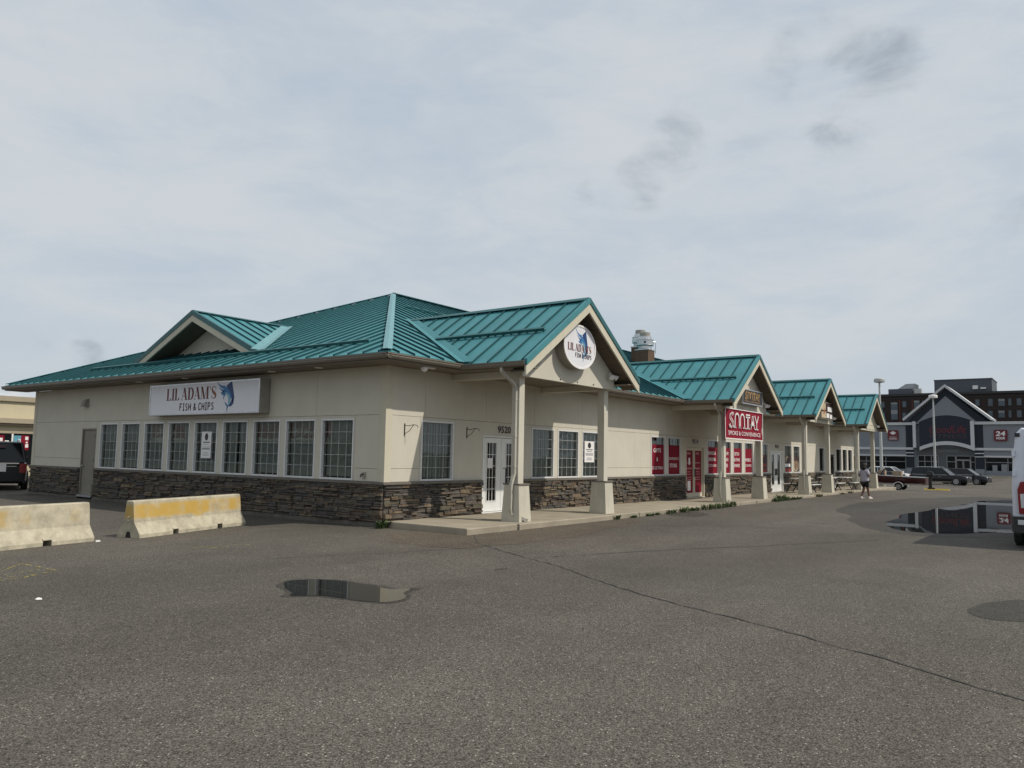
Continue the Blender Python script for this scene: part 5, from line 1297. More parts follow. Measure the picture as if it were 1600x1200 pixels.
# ------------------------------------------------------------------ lot lamps
def lot_lamp(x, y, h, lb):
    z = gz(x); t = thing('parking_lot_lamp', lb, 'lamp post', (x, y, z), 0, 'lamp posts in the far car park')
    m = MB(); m.lathe((x, y, z-.1), [(.32, 0), (.32, .95), (.28, 1.0)], 14); m.build('concrete_base', concrete, t)
    m = MB(); m.tube([(x, y, z+.9), (x, y, z+h*.5), (x, y, h-.25)], [.15, .12, .08], 12); m.build('pole', polem, t)
    m = MB(); m.lathe((x, y, h-.32), [(.10, 0), (.30, .05), (.42, .08)], 16); m.build('lamp_lens', lampclear, t)
    m = MB(); m.lathe((x, y, h-.24), [(.46, 0), (.48, .05), (.48, .28), (.40, .36), (.1, .40)], 16); m.build('lamp_housing', letterw if h > 9.55 else polem, t)
    m = MB(); m.box(x-.08, x+.08, y-.17, y-.10, z+1.6, z+1.85); m.build('hand_hole_cover', polem, t)
lot_lamp(66, 2.22, 9.45, 'tall pale lamp post rising behind the farthest teal gable')
lot_lamp(90, 1.2, 9.6, 'slim pale lamp post standing before the fitness centre sign')
yb = thing('parking_stop', 'yellow parking stop block lying behind the boat trailer', 'parking stop', (60.6, -2.9, gz(60.6)))
m = MB(); z = gz(60.6); m.hexa([(60.5, -4.0, z), (60.75, -4.0, z), (60.75, -2.1, z), (60.5, -2.1, z), (60.56, -3.95, z+.13), (60.69, -3.95, z+.13), (60.69, -2.15, z+.13), (60.56, -2.15, z+.13)]); m.build('stop_block', yellowp, yb)

# ------------------------------------------------------------------ fitness centre
SX = 118.0
fc = thing('fitness_centre', 'grey fitness centre with a tall white trimmed gable and dark sign panel', 'building', (SX, 3.4, .04))
B = lambda z0=0: MB((Vector((SX, 0, 0)), Vector((0, 1, 0)), Vector((0, 0, 1)), Vector((-1, 0, 0))))   # (y, z, out)
yl, yr = 26.0, -14.0
m = MB(); m.box(SX+.01, SX+22, yr, yl, -.6, 7.45); m.build('wall', storegrey, fc)
for (a, b) in ((8.96, yl), (yr, -1.12)):
    m = B(); m.box(a, b, 2.95, 7.42, 0, .30); m.build('wing_panel', storegrey, fc)
for (a, b) in ((7.98, 8.95), (-1.10, -.08)):
    m = B(); m.box(a, b, 4.05, 7.42, 0, .36); m.build('navy_pier', storenavy, fc)
    m = B(); m.box(a-.05, b+.05, 0, 1.0, 0, .42); m.build('pier_base', storegrey, fc)
    m = B(); m.box(a-.02, b+.02, 1.0, 3.7, 0, .38); m.build('pier_shaft', storenavy, fc)
    m = B(); m.box(a-.08, b+.08, 3.18, 3.32, .38, .46); m.box(a-.08, b+.08, 2.7, 2.82, .38, .46); m.build('pier_band', storewhite, fc)
for (a, b) in ((7.50, yl), (yr, .02)):
    m = B(); m.box(a, b, 7.42, 7.82, 0, .55); m.build('cornice', storewhite, fc)
for (a, b) in ((7.96, yl), (yr, -.06)):
    m = B(); m.box(a, b, 3.70, 4.05, 0, .48); m.build('belt_course', storewhite, fc)
for (a, b) in ((8.95, yl), (yr, -1.12)):
    m = B(); m.box(a, b, 2.72, 2.95, 0, .42); m.build('lower_band', storewhite, fc)
gyc = 3.50
# gable: grey field, navy band, white rakes
m = B(); m.prism([(9.0, 7.6, 0), (-2.0, 7.6, 0), (gyc, 12.7, 0)], (0, 0, .45)); m.build('gable_wall', storenavy, fc)
m = B(); m.prism([(7.6, 7.6, .455), (-.6, 7.6, .455), (gyc, 11.65, .455)], (0, 0, .06)); m.build('gable_panel', storegrey, fc)
for s, ye in ((1, 9.15), (-1, -2.15)):
    m = B(); m.prism([(ye, 8.02, .45), (gyc, 12.95, .45), (gyc, 13.35, .45), (ye+s*.12, 8.32, .45)], (0, 0, .6)); m.build('gable_rake', storewhite, fc)
    m = B(); m.prism([(ye, 8.10, .35), (gyc, 13.1, .35), (gyc, 13.30, .35), (ye+s*.12, 8.30, .35)], (0, 0, -7.0)); m.build('gable_roof', storewhite, fc)
m = MB(); m.add([(SX+7, 9, 8.1), (SX+7, -2, 8.1), (SX+7, gyc, 13.1)], [(0, 1, 2)]); m.build('gable_back', storenavy, fc, recalc=False)
for (a, b) in ((7.55, 7.95), (-.06, .42)):
    m = B(); m.box(a, b, 4.02, 7.95, .30, .72); m.build('pilaster', storewhite, fc)
hw_ = 3.56
up_ = [(gyc+hw_-2*hw_*k/20, 7.85+.95*(1-((k-10)/10)**2)) for k in range(21)]
lo_ = [(gyc+hw_-2*hw_*k/20, 4.15+.85*(1-((k-10)/10)**2)) for k in range(21)]
m = B(); m.prism([(a, b, .52) for a, b in up_]+[(a, b, .52) for a, b in lo_[::-1]], (0, 0, .08)); m.build('sign_panel', storesign, fc)
m = B(); 
for k in range(20): m.prism([(lo_[k][0], lo_[k][1]-.02, .40), (lo_[k+1][0], lo_[k+1][1]-.02, .40), (lo_[k+1][0], lo_[k+1][1]-.55, .40), (lo_[k][0], lo_[k][1]-.55, .40)], (0, 0, .42))
m.build('lower_arch', storewhite, fc)
m = B()
for k in range(20): m.prism([(up_[k][0], up_[k][1], .50), (up_[k+1][0], up_[k+1][1], .50), (up_[k+1][0], up_[k+1][1]+.16, .50), (up_[k][0], up_[k][1]+.16, .50)], (0, 0, .14))
m.build('upper_arch_trim', storegrey, fc)
def RX(y, h, z): return (Vector((SX-h, y, z)), Vector((0, -1, 0)), Vector((0, 0, 1)), Vector((-1, 0, 0)))
m = MB(RX(gyc, .61, 0)); put_text(m, 'GoodLife', .18, 6.75, 4.75, 1.10, .02, 0, shear=.22, bold=.006); put_text(m, 'FITNESS', .18, 5.72, 4.75, .62, .02, 1, shear=.12)
m.build('sign_lettering', [storedarkred, storeletter], fc, recalc=False)
# entrance recess
m = B(); m.box(.0, 7.6, 2.9, 4.1, .02, .10); m.build('entrance_wall', storewall, fc)
m = MB(RX(3.4, .105, 0)); put_text(m, 'ENTRANCE', 0, 3.58, 2.5, .30, .02, 0); m.build('entrance_lettering', mullion, fc, recalc=False)
def bay(y0, y1, z0, z1, nv, zs_, name='shopfront_window'):
    m = B(); m.box(y0, y1, z0, z1, .02, .05); wnd = m.build(name, carglass, fc)
    m = B()
    for k in range(nv+1): y = y0+(y1-y0)*k/nv; m.box(y-.05, y+.05, z0, z1, .051, .12)
    for z in zs_+[z0, z1]: m.box(y0+.05, y1-.05, z-.045, z+.045, .051, .118)
    m.build('mullions', mullion, wnd)
    return wnd
bay(4.75, 7.4, .35, 2.85, 3, [2.0]); bay(2.5, 3.6, .35, 2.85, 1, [2.0])
m = B(); m.box(3.65, 4.7, 0, 2.9, .02, .14); m.build('entrance_pier', storewall, fc)
bay(-.0, .55, .35, 2.85, 1, [2.0]); bay(.6, 2.4, 2.32, 2.85, 1, [])
for (a, b) in ((1.52, 2.4), (.6, 1.48)):
    m = B(); 
    for (c, d, e, f) in ((a, a+.09, .05, 2.28), (b-.09, b, .05, 2.28), (a+.09, b-.09, .05, .25), (a+.09, b-.09, 2.15, 2.28)): m.box(c, d, e, f, .05, .12)
    dd = m.build('entrance_door', mullion, fc); m = B(); m.box(a+.09, b-.09, .25, 2.15, .06, .075); m.build('pane', carglass, dd)
bay(9.1, 17.4, .75, 2.68, 3, [1.9]); bay(17.6, 25.8, .75, 2.68, 3, [1.9]); bay(-9.5, -1.25, .75, 2.68, 3, [2.0])
for (a, b) in ((8.98, yl), (yr, -1.16)):
    m = B(); m.box(a, b, 0, .72, .0, .2); m.build('bulkhead', storegrey, fc)
m = B(); m.box(-12, 9.0, -.2, .14, .5, 3.2); m.build('entrance_walk', slabm, fc)
m = B(); m.box(-3.9, -3.2, .8, 1.75, .056, .06); m.box(-2.7, -2.1, .8, 1.6, .056, .06); m.build('window_notice', mullion, fc)
def red_badge(y0, y1, z0, z1, lb, lines, leaf=False):
    t = thing('wall_badge', lb, 'sign', (SX-.31, (y0+y1)/2, z0), 0, 'red badges on the fitness centre')
    w_ = y0-y1; h_ = z1-z0; fr = (Vector((SX-.31, y0, z0)), Vector((0, -1, 0)), Vector((0, 0, 1)), Vector((-1, 0, 0)))
    r = .2; pts = [(r-r*math.cos(R(a)), r-r*math.sin(R(a))) for a in (0, 30, 60, 90)] + [(w_-r+r*math.sin(R(a)), r-r*math.cos(R(a))) for a in (0, 30, 60, 90)] + [(w_-r+r*math.cos(R(a)), h_-r+r*math.sin(R(a))) for a in (0, 30, 60, 90)] + [(r-r*math.sin(R(a)), h_-r+r*math.cos(R(a))) for a in (0, 30, 60, 90)]
    m = MB(fr); m.prism([(a, b, 0) for a, b in pts], (0, 0, .14)); m.build('badge_panel', storered, t)
    m = MB(fr)
    for (s, cy, ww, hh, bo, sh) in lines: put_text(m, s, w_/2, cy*h_, ww*w_, hh*h_, .145, 0, bold=bo, shear=sh)
    if leaf:
        c, d, q = w_/2, h_*.70, h_*.26
        L_ = [(0, .95), (.18, .55), (.42, .68), (.36, .2), (.62, .45), (.72, .28), (1.0, .25), (.85, .02), (.5, -.3), (.55, -.42), (.06, -.38), (.06, -.75)]
        P_ = [(c+a*q*1.1, d+b*q, .145) for a, b in L_] + [(c-a*q*1.1, d+b*q, .145) for a, b in L_[::-1][:-1]]
        m.flat(P_)
    m.build('badge_lettering', letterw, t, recalc=False)
red_badge(-2.45, -4.10, 5.05, 6.65, 'red rounded badge reading 24 HOUR right of the fitness gable', [('24', .66, .70, .42, .03, .15), ('HOUR', .25, .66, .22, .04, 0)])
red_badge(11.45, 9.95, 5.1, 6.65, 'red rounded badge with a white maple leaf reading PROUDLY CANADIAN', [('PROUDLY', .32, .66, .10, .0, 0), ('CANADIAN', .15, .76, .13, .02, 0)], True)

# ------------------------------------------------------------------ apartment block behind it
AX = 160.0
ap = thing('apartment_block', 'dark brown flat roofed apartment block behind the fitness centre', 'building', (AX, 0, 0))
A_ = lambda: MB((Vector((AX, 0, 0)), Vector((0, 1, 0)), Vector((0, 0, 1)), Vector((-1, 0, 0))))
m = MB(); m.box(AX, AX+18, -40, 36, -1, 15.35); m.build('wall', apt, ap)
m = A_(); m.box(-40, 36, 15.1, 15.55, 0, .25); m.build('parapet', blackm, ap)
m = MB(); m.box(AX+2, AX+12, 1.3, 11.15, 15.3, 18.15); m.build('penthouse', penth, ap)
m = MB(); m.box(AX+1.9, AX+12.1, 1.2, 11.25, 18.15, 18.3); m.build('penthouse_coping', penth, ap)
m = A_()
for a in (2.3, 3.6): m.box(a, a+.9, 16.2, 16.5 if a < 3 else 16.9, -1.99, -1.6)
m.build('roof_unit', letterw, ap)
m = MB(); m.box(AX+1, AX+8, 14.9, 19.4, 15.3, 16.65); m.hexa([(AX+1, 14.9, 16.66), (AX+8, 14.9, 16.66), (AX+8, 17.6, 16.66), (AX+1, 17.6, 16.66), (AX+4, 14.9, 17.9), (AX+8, 14.9, 17.9), (AX+8, 16.6, 17.9), (AX+4, 16.6, 17.9)]); m.build('stair_penthouse', penth, ap)
m = MB(); m.box(AX+1, AX+2.5, 13.4, 14.6, 15.3, 16.6); m.build('air_unit', polem, ap)
wins = [(18.8, 17.6, 13.85, 10.4), (16.66, 15.99, 14.05, 12.87), (16.7, 16.05, 11.73, 10.56), (14.57, 13.6, 14.12, 12.7), (13.08, 12.4, 14.08, 13.1), (13.08, 12.4, 11.8, 10.6), (3.94, 3.3, 14.05, 12.9), (1.85, 1.13, 14.05, 12.75), (.18, -.82, 14.05, 12.75), (-1.42, -1.86, 14.05, 12.8), (-2.75, -3.45, 14.05, 12.8), (1.9, 1.2, 11.83, 10.55), (.24, -.74, 11.83, 10.55), (-1.39, -1.8, 11.83, 10.55), (-2.7, -3.4, 11.83, 10.55), (-4.6, -5.4, 14.05, 12.8), (-4.6, -5.4, 11.83, 10.55), (20.6, 20.0, 14.0, 12.9), (20.6, 20.0, 11.8, 10.6)]
wins += [(y, y-w_, t, t-1.25) for y, w_ in [(-6.6-2.9*q, (.8, 1.0, .5)[q % 3]) for q in range(11)] for t in (14.05, 11.83)]
for k, (a, b, t, u) in enumerate(wins):
    m = A_(); f = .09
    for (c, d, e, g_) in ((b-f, b, u-f, t+f), (a, a+f, u-f, t+f), (b, a, u-f, u), (b, a, t, t+f)): m.box(c, d, e, g_, .005, .07)
    wn = m.build('window', blackm, ap)
    m = A_(); m.box(b, a, u, t, .005, .02); m.build('pane', aptwin, wn)
    if k in (0, 3, 8, 12):
        m = A_(); m.box(b, a, t-.35, t, .021, .03); m.build('blind', aptblind, wn)
    if k == 0:
        m = A_(); m.box(b, a, 11.5, 12.3, .021, .05); m.build('spandrel', mullion, wn)
for (a, b) in ((17.3, 17.05), (14.98, 14.75)):
    m = A_(); m.box(b, a, 9.5, 14.3, .004, .10); m.build('rust_panel', aptrust, ap)
m = A_()
for z in (9.4, 12.25, 14.6): m.box(-39.9, 35.9, z, z+.07, .003, .03)
m.build('course_line', blackm, ap)
lo2 = thing('neighbour_shop', 'dark glazed shopfront with a pale striped band seen between the far columns', 'building', (124, 36, 0))
m = MB(); m.box(124, 140, 26.5, 60, -.6, 6.2); m.build('wall', storegrey, lo2)
m = MB(); m.box(123.7, 123.99, 26.6, 60, 5.3, 6.3); m.build('fascia', storenavy, lo2)
m = MB()
for z in (2.9, 3.7, 4.5): m.box(123.75, 123.99, 26.6, 60, z, z+.6)
m.build('striped_band', storewhite, lo2)
m = MB(); m.box(123.9, 123.98, 27, 59, .3, 2.7); sh = m.build('shopfront_window', carglass, lo2)
m = MB()
for k in range(13): m.box(123.8, 123.89, 27+k*2.6, 27.12+k*2.6, .3, 2.7)
m.box(123.81, 123.885, 27.1, 59, 1.9, 2.0); m.build('mullions', mullion, sh)

# ------------------------------------------------------------------ vehicles (x forward, y left)
def wheel(t, x, y, r, wd, n=18):
    s = 1 if y > 0 else -1
    m = MB(); m.lathe((0, 0, 0), [(r*.62, -wd/2), (r*.92, -wd/2), (r, -wd*.32), (r, wd*.32), (r*.92, wd/2), (r*.62, wd/2)], n)
    q = Matrix.Rotation(-s*math.pi/2, 3, 'X'); m.v = [q @ v + Vector((x, y-s*wd/2+s*.015, r)) for v in m.v]; wh = m.build('wheel', rubber, t, local=True)
    m = MB(); m.lathe((0, 0, 0), [(r*.66, wd*.50), (r*.63, wd*.54), (r*.56, wd*.51), (r*.2, wd*.52), (r*.1, wd*.56)], n); m.v = [q @ v + Vector((x, y-s*wd/2+s*.017, r)) for v in m.v]; m.build('rim', rimm, wh, local=True)
    m = MB()
    for k in range(5):
        a = k*2*math.pi/5+.3; ca, sa = math.cos(a), math.sin(a); cb, sb = math.cos(a+.5), math.sin(a+.5)
        m.flat([(r*.25*ca, r*.25*sa, wd*.545), (r*.55*math.cos(a-.12), r*.55*math.sin(a-.12), wd*.545), (r*.55*cb, r*.55*sb, wd*.545), (r*.25*cb, r*.25*sb, wd*.545)])
    m.v = [q @ v + Vector((x, y-s*wd/2+s*.017, r)) for v in m.v]; m.build('rim_opening', blackm, wh, local=True, recalc=False)
def ring(x, hw, zb, zt): zm = (zb+zt)/2; return [(x, -hw*.90, zb), (x, -hw*.985, zb+.10), (x, -hw, zm), (x, -hw*.965, zt-.06), (x, -hw*.90, zt), (x, hw*.90, zt), (x, hw*.965, zt-.06), (x, hw, zm), (x, hw*.985, zb+.10), (x, hw*.90, zb)]
def car(name, lb, loc, rz, L, W, H, paint, kind='suv', group=None, cat='car', plate=False):
    t = thing(name, lb, cat, loc, rz, group, local=True)
    h, hw = L/2, W/2
    if kind == 'suv': belt, hood, cb, r, gf, gr, rf, rr = H*.58, H*.58, .26, .39, h-1.55, -h+.10, h-2.35, -h+.30
    elif kind == 'crossover': belt, hood, cb, r, gf, gr, rf, rr = H*.60, H*.58, .24, .35, h-1.05, -h+.12, h-1.95, -h+.65
    else: belt, hood, cb, r, gf, gr, rf, rr = H*.64, H*.60, .20, .32, h-1.15, -h+.55, h-2.05, -h+1.35
    st_ = [(-h, hw*.84, cb+.22, belt*.86), (-h+.06, hw*.93, cb+.05, belt*.97), (-h+.35, hw*.99, cb, belt), (-h+1.2, hw, cb, belt), (0, hw, cb, belt), (gf-.05, hw, cb, belt), (gf+.35, hw*.99, cb, hood), (h-.35, hw*.96, cb, hood*.93), (h-.10, hw*.88, cb+.03, hood*.86), (h, hw*.74, cb+.18, hood*.72)]
    m = MB(); m.loft([ring(*s) for s in st_]); body_ = m.build('body', paint, t, smooth=False, local=True)
    gb, gt = hw*.90, hw*.74
    b4 = [(gr, -gb, belt-.01), (gf, -gb, belt-.01), (gf, gb, belt-.01), (gr, gb, belt-.01)]; t4 = [(rr, -gt, H-.05), (rf, -gt, H-.05), (rf, gt, H-.05), (rr, gt, H-.05)]
    m = MB(); m.hexa(b4+t4); m.build('windows', carglass, t, local=True)
    m = MB(); m.loft([[(rr-.06, -gt*.98, H-.06), (rr-.06, gt*.98, H-.06), (rr+.05, gt*.9, H-.01), (rr+.05, -gt*.9, H-.01)], [(rr+.4, -gt-.015, H-.06), (rr+.4, gt+.015, H-.06), (rr+.4, gt*.88, H), (rr+.4, -gt*.88, H)], [(rf-.2, -gt-.015, H-.06), (rf-.2, gt+.015, H-.06), (rf-.2, gt*.88, H-.005), (rf-.2, -gt*.88, H-.005)], [(rf+.05, -gt*.98, H-.065), (rf+.05, gt*.98, H-.065), (rf, gt*.9, H-.035), (rf, -gt*.9, H-.035)]]); m.build('roof', paint, t, local=True)
    for s in (-1, 1):
        L4 = lambda u, v: tuple(Vector(b4[0 if s < 0 else 3]).lerp(Vector(b4[1 if s < 0 else 2]), u).lerp(Vector(t4[0 if s < 0 else 3]).lerp(Vector(t4[1 if s < 0 else 2]), u), v))
        for u, w_ in ((0.0, .05), (.36, .035), (.66, .03), (1.0, .035)):
            m = MB(); m.tube([L4(u, 0), L4(u, 1)], w_, 6); m.build('pillar', paint, t, local=True)
        m = MB(); m.tube([L4(0.02, .02), L4(.98, .02)], .014, 5); m.build('window_trim', chrome, t, local=True)
        if kind == 'suv':
            m = MB(); m.tube([(rr+.3, s*gt*.88, H+.02), (rr+.4, s*gt*.88, H+.07), (rf-.35, s*gt*.88, H+.065), (rf-.25, s*gt*.88, H+.01)], .022, 6); m.build('roof_rail', chrome, t, local=True)
        for q, x in enumerate((gf-1.05, gf-2.15)):
            m = MB(); m.box(x-.02, x+.14, s*hw*1.0-.012, s*hw*1.0+.022, belt-.20, belt-.165); m.build('door_handle', chrome, t, local=True)
        m = MB(); m.loft([[(gf-.28, s*gb, belt+.04), (gf-.28, s*gb, belt+.1), (gf-.22, s*gb, belt+.1), (gf-.22, s*gb, belt+.04)], [(gf-.24, s*(hw+.12), belt+.03), (gf-.24, s*(hw+.12), belt+.2), (gf-.08, s*(hw+.12), belt+.2), (gf-.08, s*(hw+.12), belt+.03)]]); m.build('wing_mirror', paint, t, local=True)
        for x in (-h+1.0, h-.95):
            m = MB(); m.cyl((x, s*(hw*.86), r), (0, s, 0), r*1.16, hw*.14+.006, 20); m.build('wheel_arch', plasticb, t, local=True)
            wheel(t, x, s*(hw+.035), r, .24)
        m = MB(); m.hexa([(h-.30, s*hw*.80, hood*.68), (h-.02, s*hw*.60, hood*.66), (h-.02, s*hw*.36, hood*.66), (h-.30, s*hw*.36, hood*.68), (h-.34, s*hw*.93, hood*.86), (h-.05, s*hw*.70, hood*.83), (h-.03, s*hw*.40, hood*.82), (h-.34, s*hw*.40, hood*.86)]); m.build('headlight', lampclear, t, local=True)
        m = MB(); m.box(-h-.012, -h+.14, s*hw*.70 if s > 0 else -hw*.95, hw*.95 if s > 0 else -hw*.70, belt*.62, belt*.95); m.build('tail_light', lampred, t, local=True)
        m = MB(); m.box(-h+1.5, h-1.4, s*hw-.02 if s > 0 else -hw-.01, hw+.01 if s > 0 else -hw+.02, cb+.05, cb+.10); m.build('sill_trim', chrome if kind == 'suv' else plasticb, t, local=True)
    m = MB(); m.box(h-.06, h+.015, -hw*.34, hw*.34, hood*.60, hood*.80); gl2_ = m.build('grille', plasticb, t, local=True)
    m = MB()
    for k in range(4): m.box(h+.016, h+.026, -hw*.33, hw*.33, hood*(.62+.045*k), hood*(.63+.045*k))
    m.build('grille_bar', chrome, gl2_, local=True)
    m = MB(); m.box(h-.12, h+.03, -hw*.74, hw*.74, cb+.02, cb+.20); m.build('front_bumper', plasticb, t, local=True)
    m = MB(); m.box(-h-.05, -h+.10, -hw*.88, hw*.88, cb+.10, cb+.33); m.build('rear_bumper', plasticb if not plate else paint, t, local=True)
    if plate:
        m = MB(); m.box(-h-.025, -h-.012, -.26, .26, belt*.66, belt*.66+.30); m.build('number_plate', letterw, t, local=True)
        m = MB(); m.box(-h-.03, -h-.005, -hw*.68, hw*.68, belt*.93, belt*.93+.05); m.box(-h-.02, -h-.005, -hw*.6, hw*.6, belt*.84, belt*.84+.02); m.build('chrome_strip', chrome, t, local=True)
        m = MB(); m.box(gr-.06, gr-.01, -.2, .2, H-.22, H-.19); m.build('brake_light', lampred, t, local=True)
        m = MB(); m.box(-h-.004, -h+.03, -hw*.66, hw*.66, belt*.50, belt*.83); m.build('tailgate', paint, t, local=True)
    return t
hd = math.atan2(-.97, -.20)
car('parked_car', 'long black SUV with chrome roof rails parked nearest the boat outboard', (80.6, -.62, -.5), hd, 5.55, 2.0, 1.78, carblack, 'suv', 'cars in front of the fitness centre')
car('parked_car', 'charcoal SUV parked behind the long black SUV, nose showing past it', (85.6, -2.2, -.5), hd, 5.0, 1.95, 1.74, cargrey, 'crossover', 'cars in front of the fitness centre')
car('parked_car', 'white SUV parked behind the dark low sedan by the lamp post', (87.0, 5.6, -.5), hd, 4.8, 1.9, 1.75, carwhite, 'crossover', 'cars in front of the fitness centre')
car('parked_car', 'low dark sedan parked in front of the white SUV', (79.0, 3.9, -.5), hd, 4.6, 1.8, 1.28, cargrey, 'sedan', 'cars in front of the fitness centre')
car('parked_car', 'dark wagon glimpsed between the two farthest porch columns', (84.5, 11.5, -.5), hd, 4.6, 1.85, 1.6, carblack, 'crossover', 'cars in front of the fitness centre')
car('parked_car', 'black SUV seen from behind at the far corner of the shop building', (.70, 23.8, 0), R(70), 5.2, 2.02, 1.95, carblack, 'suv', None, 'car', True)
# panel van at the photo edge
vn = thing('panel_van', 'white high roof panel van cut by the photo edge beside the puddle', 'van', (6.50, -13.13, 0), 0, local=True)
VW, VL, VH = 1.02, 5.6, 2.52
def vr(x, k, zt): return [(x, -VW*.97*k, .42), (x, -VW*k, .7), (x, -VW*k, 1.25), (x, -VW*.965*k, 1.9), (x, -VW*.90*k, zt-.12), (x, -VW*.80*k, zt), (x, VW*.80*k, zt), (x, VW*.90*k, zt-.12), (x, VW*.965*k, 1.9), (x, VW*k, 1.25), (x, VW*k, .7), (x, VW*.97*k, .42)]
m = MB(); m.loft([vr(0, .955, VH-.03), vr(.05, 1, VH), (vr(3.6, 1, VH)), vr(4.1, .98, VH-.15), vr(4.75, .96, 1.45), vr(5.5, .90, 1.1), vr(5.6, .8, .9)]); m.build('body', vanwhite, vn, local=True)
for s in (-1, 1):
    m = MB(); m.hexa([(-.035, s*.02, .55), (-.003, s*.02, .55), (-.003, s*.80, .55), (-.035, s*.80, .55), (-.035, s*.02, VH-.14), (-.003, s*.02, VH-.14), (-.003, s*.74, VH-.14), (-.035, s*.74, VH-.14)]); dr_ = m.build('rear_door', vanwhite, vn, local=True)
    m = MB(); m.box(-.042, -.036, min(s*.12, s*.66), max(s*.12, s*.66), 1.45, 2.15); m.build('door_window', carglass, dr_, local=True)
    for z in (1.50, 1.92):
        m = MB(); m.box(-.05, .03, s*.965-.03, s*.965+.03, z, z+.12); m.build('hinge', vanwhite, dr_, local=True)
    m = MB(); pts = [(s*.90, .72), (s*.56, .72), (s*.56, 1.22), (s*.62, 1.34), (s*.74, 1.40), (s*.86, 1.38), (s*.915, 1.22)]
    m.prism([(-.075, a, b) for a, b in pts], (.072, 0, 0)); tl = m.build('tail_light', lampred, vn, local=True)
    m = MB(); m.hexa([(-.082, s*.66, .86), (-.076, s*.66, .86), (-.076, s*.86, .84), (-.082, s*.86, .84), (-.082, s*.66, 1.16), (-.076, s*.66, 1.16), (-.076, s*.87, 1.13), (-.082, s*.87, 1.13)]); m.build('reversing_lens', lampclear, tl, local=True)
    for x in (.95, 4.6):
        m = MB(); m.cyl((x, s*.90, .36), (0, s, 0), .43, .125, 20); m.build('wheel_arch', plasticb, vn, local=True)
        wheel(vn, x, s*1.045, .35, .24)
m = MB(); m.loft([[(-.15, -1.0, .33), (.1, -1.05, .33), (.1, -1.05, .66), (-.13, -1.0, .66)], [(-.24, -.6, .33), (.1, -.6, .33), (.1, -.6, .66), (-.22, -.6, .66)], [(-.24, .6, .33), (.1, .6, .33), (.1, .6, .66), (-.22, .6, .66)], [(-.15, 1.0, .33), (.1, 1.05, .33), (.1, 1.05, .66), (-.13, 1.0, .66)]]); m.build('rear_bumper', plasticb, vn, local=True)
m = MB(); m.box(-.205, -.19, .78, .92, .50, .60); m.build('bumper_reflector', lampclear, vn, local=True)
m = MB(); m.box(-.015, .06, .84, .93, VH-.19, VH-.11); m.box(-.015, .06, -.93, -.84, VH-.19, VH-.11); m.build('marker_light', plasticb, vn, local=True)
m = MB(); m.box(.3, 5.3, -.85, .85, .28, .41); m.build('underbody', blackm, vn, local=True)
m = MB(); m.hexa([(4.12, -.82, 1.5), (4.70, -.82, 1.46), (4.70, .82, 1.46), (4.12, .82, 1.5), (4.0, -.76, 2.3), (4.14, -.76, 2.3), (4.14, .76, 2.3), (4.0, .76, 2.3)]); m.build('windscreen', carglass, vn, local=True)

# ------------------------------------------------------------------ boat on a trailer
BX, BZ = 54.9, gz(54.9)
bt = thing('fishing_boat', 'dark maroon fishing boat with a black outboard parked past the last column', 'boat', (BX, -.6, BZ+.44), -math.pi/2, local=True)   # x = astern towards -Y
def hullr(x, hw, zk, zt): return [(x, 0, zk), (x, -hw*.78, zk+.14), (x, -hw, zt-.14), (x, -hw*1.03, zt), (x, hw*1.03, zt), (x, hw, zt-.14), (x, hw*.78, zk+.14)]
m = MB(); m.loft([hullr(2.6, .90, 0, .56), hullr(1.2, .95, 0, .60), hullr(-.4, .95, .0, .66), hullr(-1.6, .78, .08, .74), hullr(-2.5, .40, .28, .82), hullr(-2.9, .06, .55, .86)]); m.build('hull', boatred, bt, local=True)
m = MB()
for s in (-1, 1): m.tube([(2.62, s*.94, .58), (1.2, s*.99, .62), (-.4, s*.99, .68), (-1.6, s*.82, .76), (-2.5, s*.43, .84), (-2.9, s*.05, .88)], .03, 6)
m.build('gunwale', steel, bt, local=True)
m = MB(); m.box(.3, .95, -.75, -.2, .6, 1.05); m.box(-.9, -.4, .1, .7, .7, 1.08); m.build('seat', boattan, bt, local=True)
m = MB(); m.hexa([(-.6, -.7, .68), (-.5, -.7, .68), (-.5, .0, .68), (-.6, .0, .68), (-.35, -.62, 1.2), (-.3, -.62, 1.2), (-.3, -.05, 1.2), (-.35, -.05, 1.2)]); m.build('windscreen', carglass, bt, local=True)
m = MB(); m.loft([[(2.62, -.16, .62), (2.98, -.16, .60), (2.98, .16, .60), (2.62, .16, .62)], [(2.60, -.2, .82), (3.10, -.2, .80), (3.10, .2, .80), (2.60, .2, .82)], [(2.66, -.15, 1.12), (3.0, -.15, 1.06), (3.0, .15, 1.06), (2.66, .15, 1.12)]]); ob = m.build('outboard_motor', blackm, bt, local=True)
m = MB(); m.hexa([(2.72, -.07, -.22), (2.95, -.04, -.22), (2.95, .04, -.22), (2.72, .07, -.22), (2.72, -.09, .6), (2.92, -.06, .6), (2.92, .06, .6), (2.72, .09, .6)]); m.hexa([(2.62, -.05, -.28), (3.15, -.03, -.28), (3.15, .03, -.28), (2.62, .05, -.28), (2.66, -.05, -.16), (3.12, -.03, -.16), (3.12, .03, -.16), (2.66, .05, -.16)]); m.build('outboard_leg', blackm, ob, local=True)
tr = thing('boat_trailer', 'low boat trailer with a white fender under the maroon boat', 'trailer', (BX, -.6, BZ), -math.pi/2, local=True)
m = MB()
for s in (-1, 1): m.box(-2.6, 2.3, s*.55-.04, s*.55+.04, .42, .52)
m.box(-4.0, -2.55, -.05, .05, .42, .52); m.box(.7, .8, -.98, .98, .34, .42); m.box(-1.2, -1.1, -.6, .6, .42, .52); m.build('frame', steel, tr, local=True)
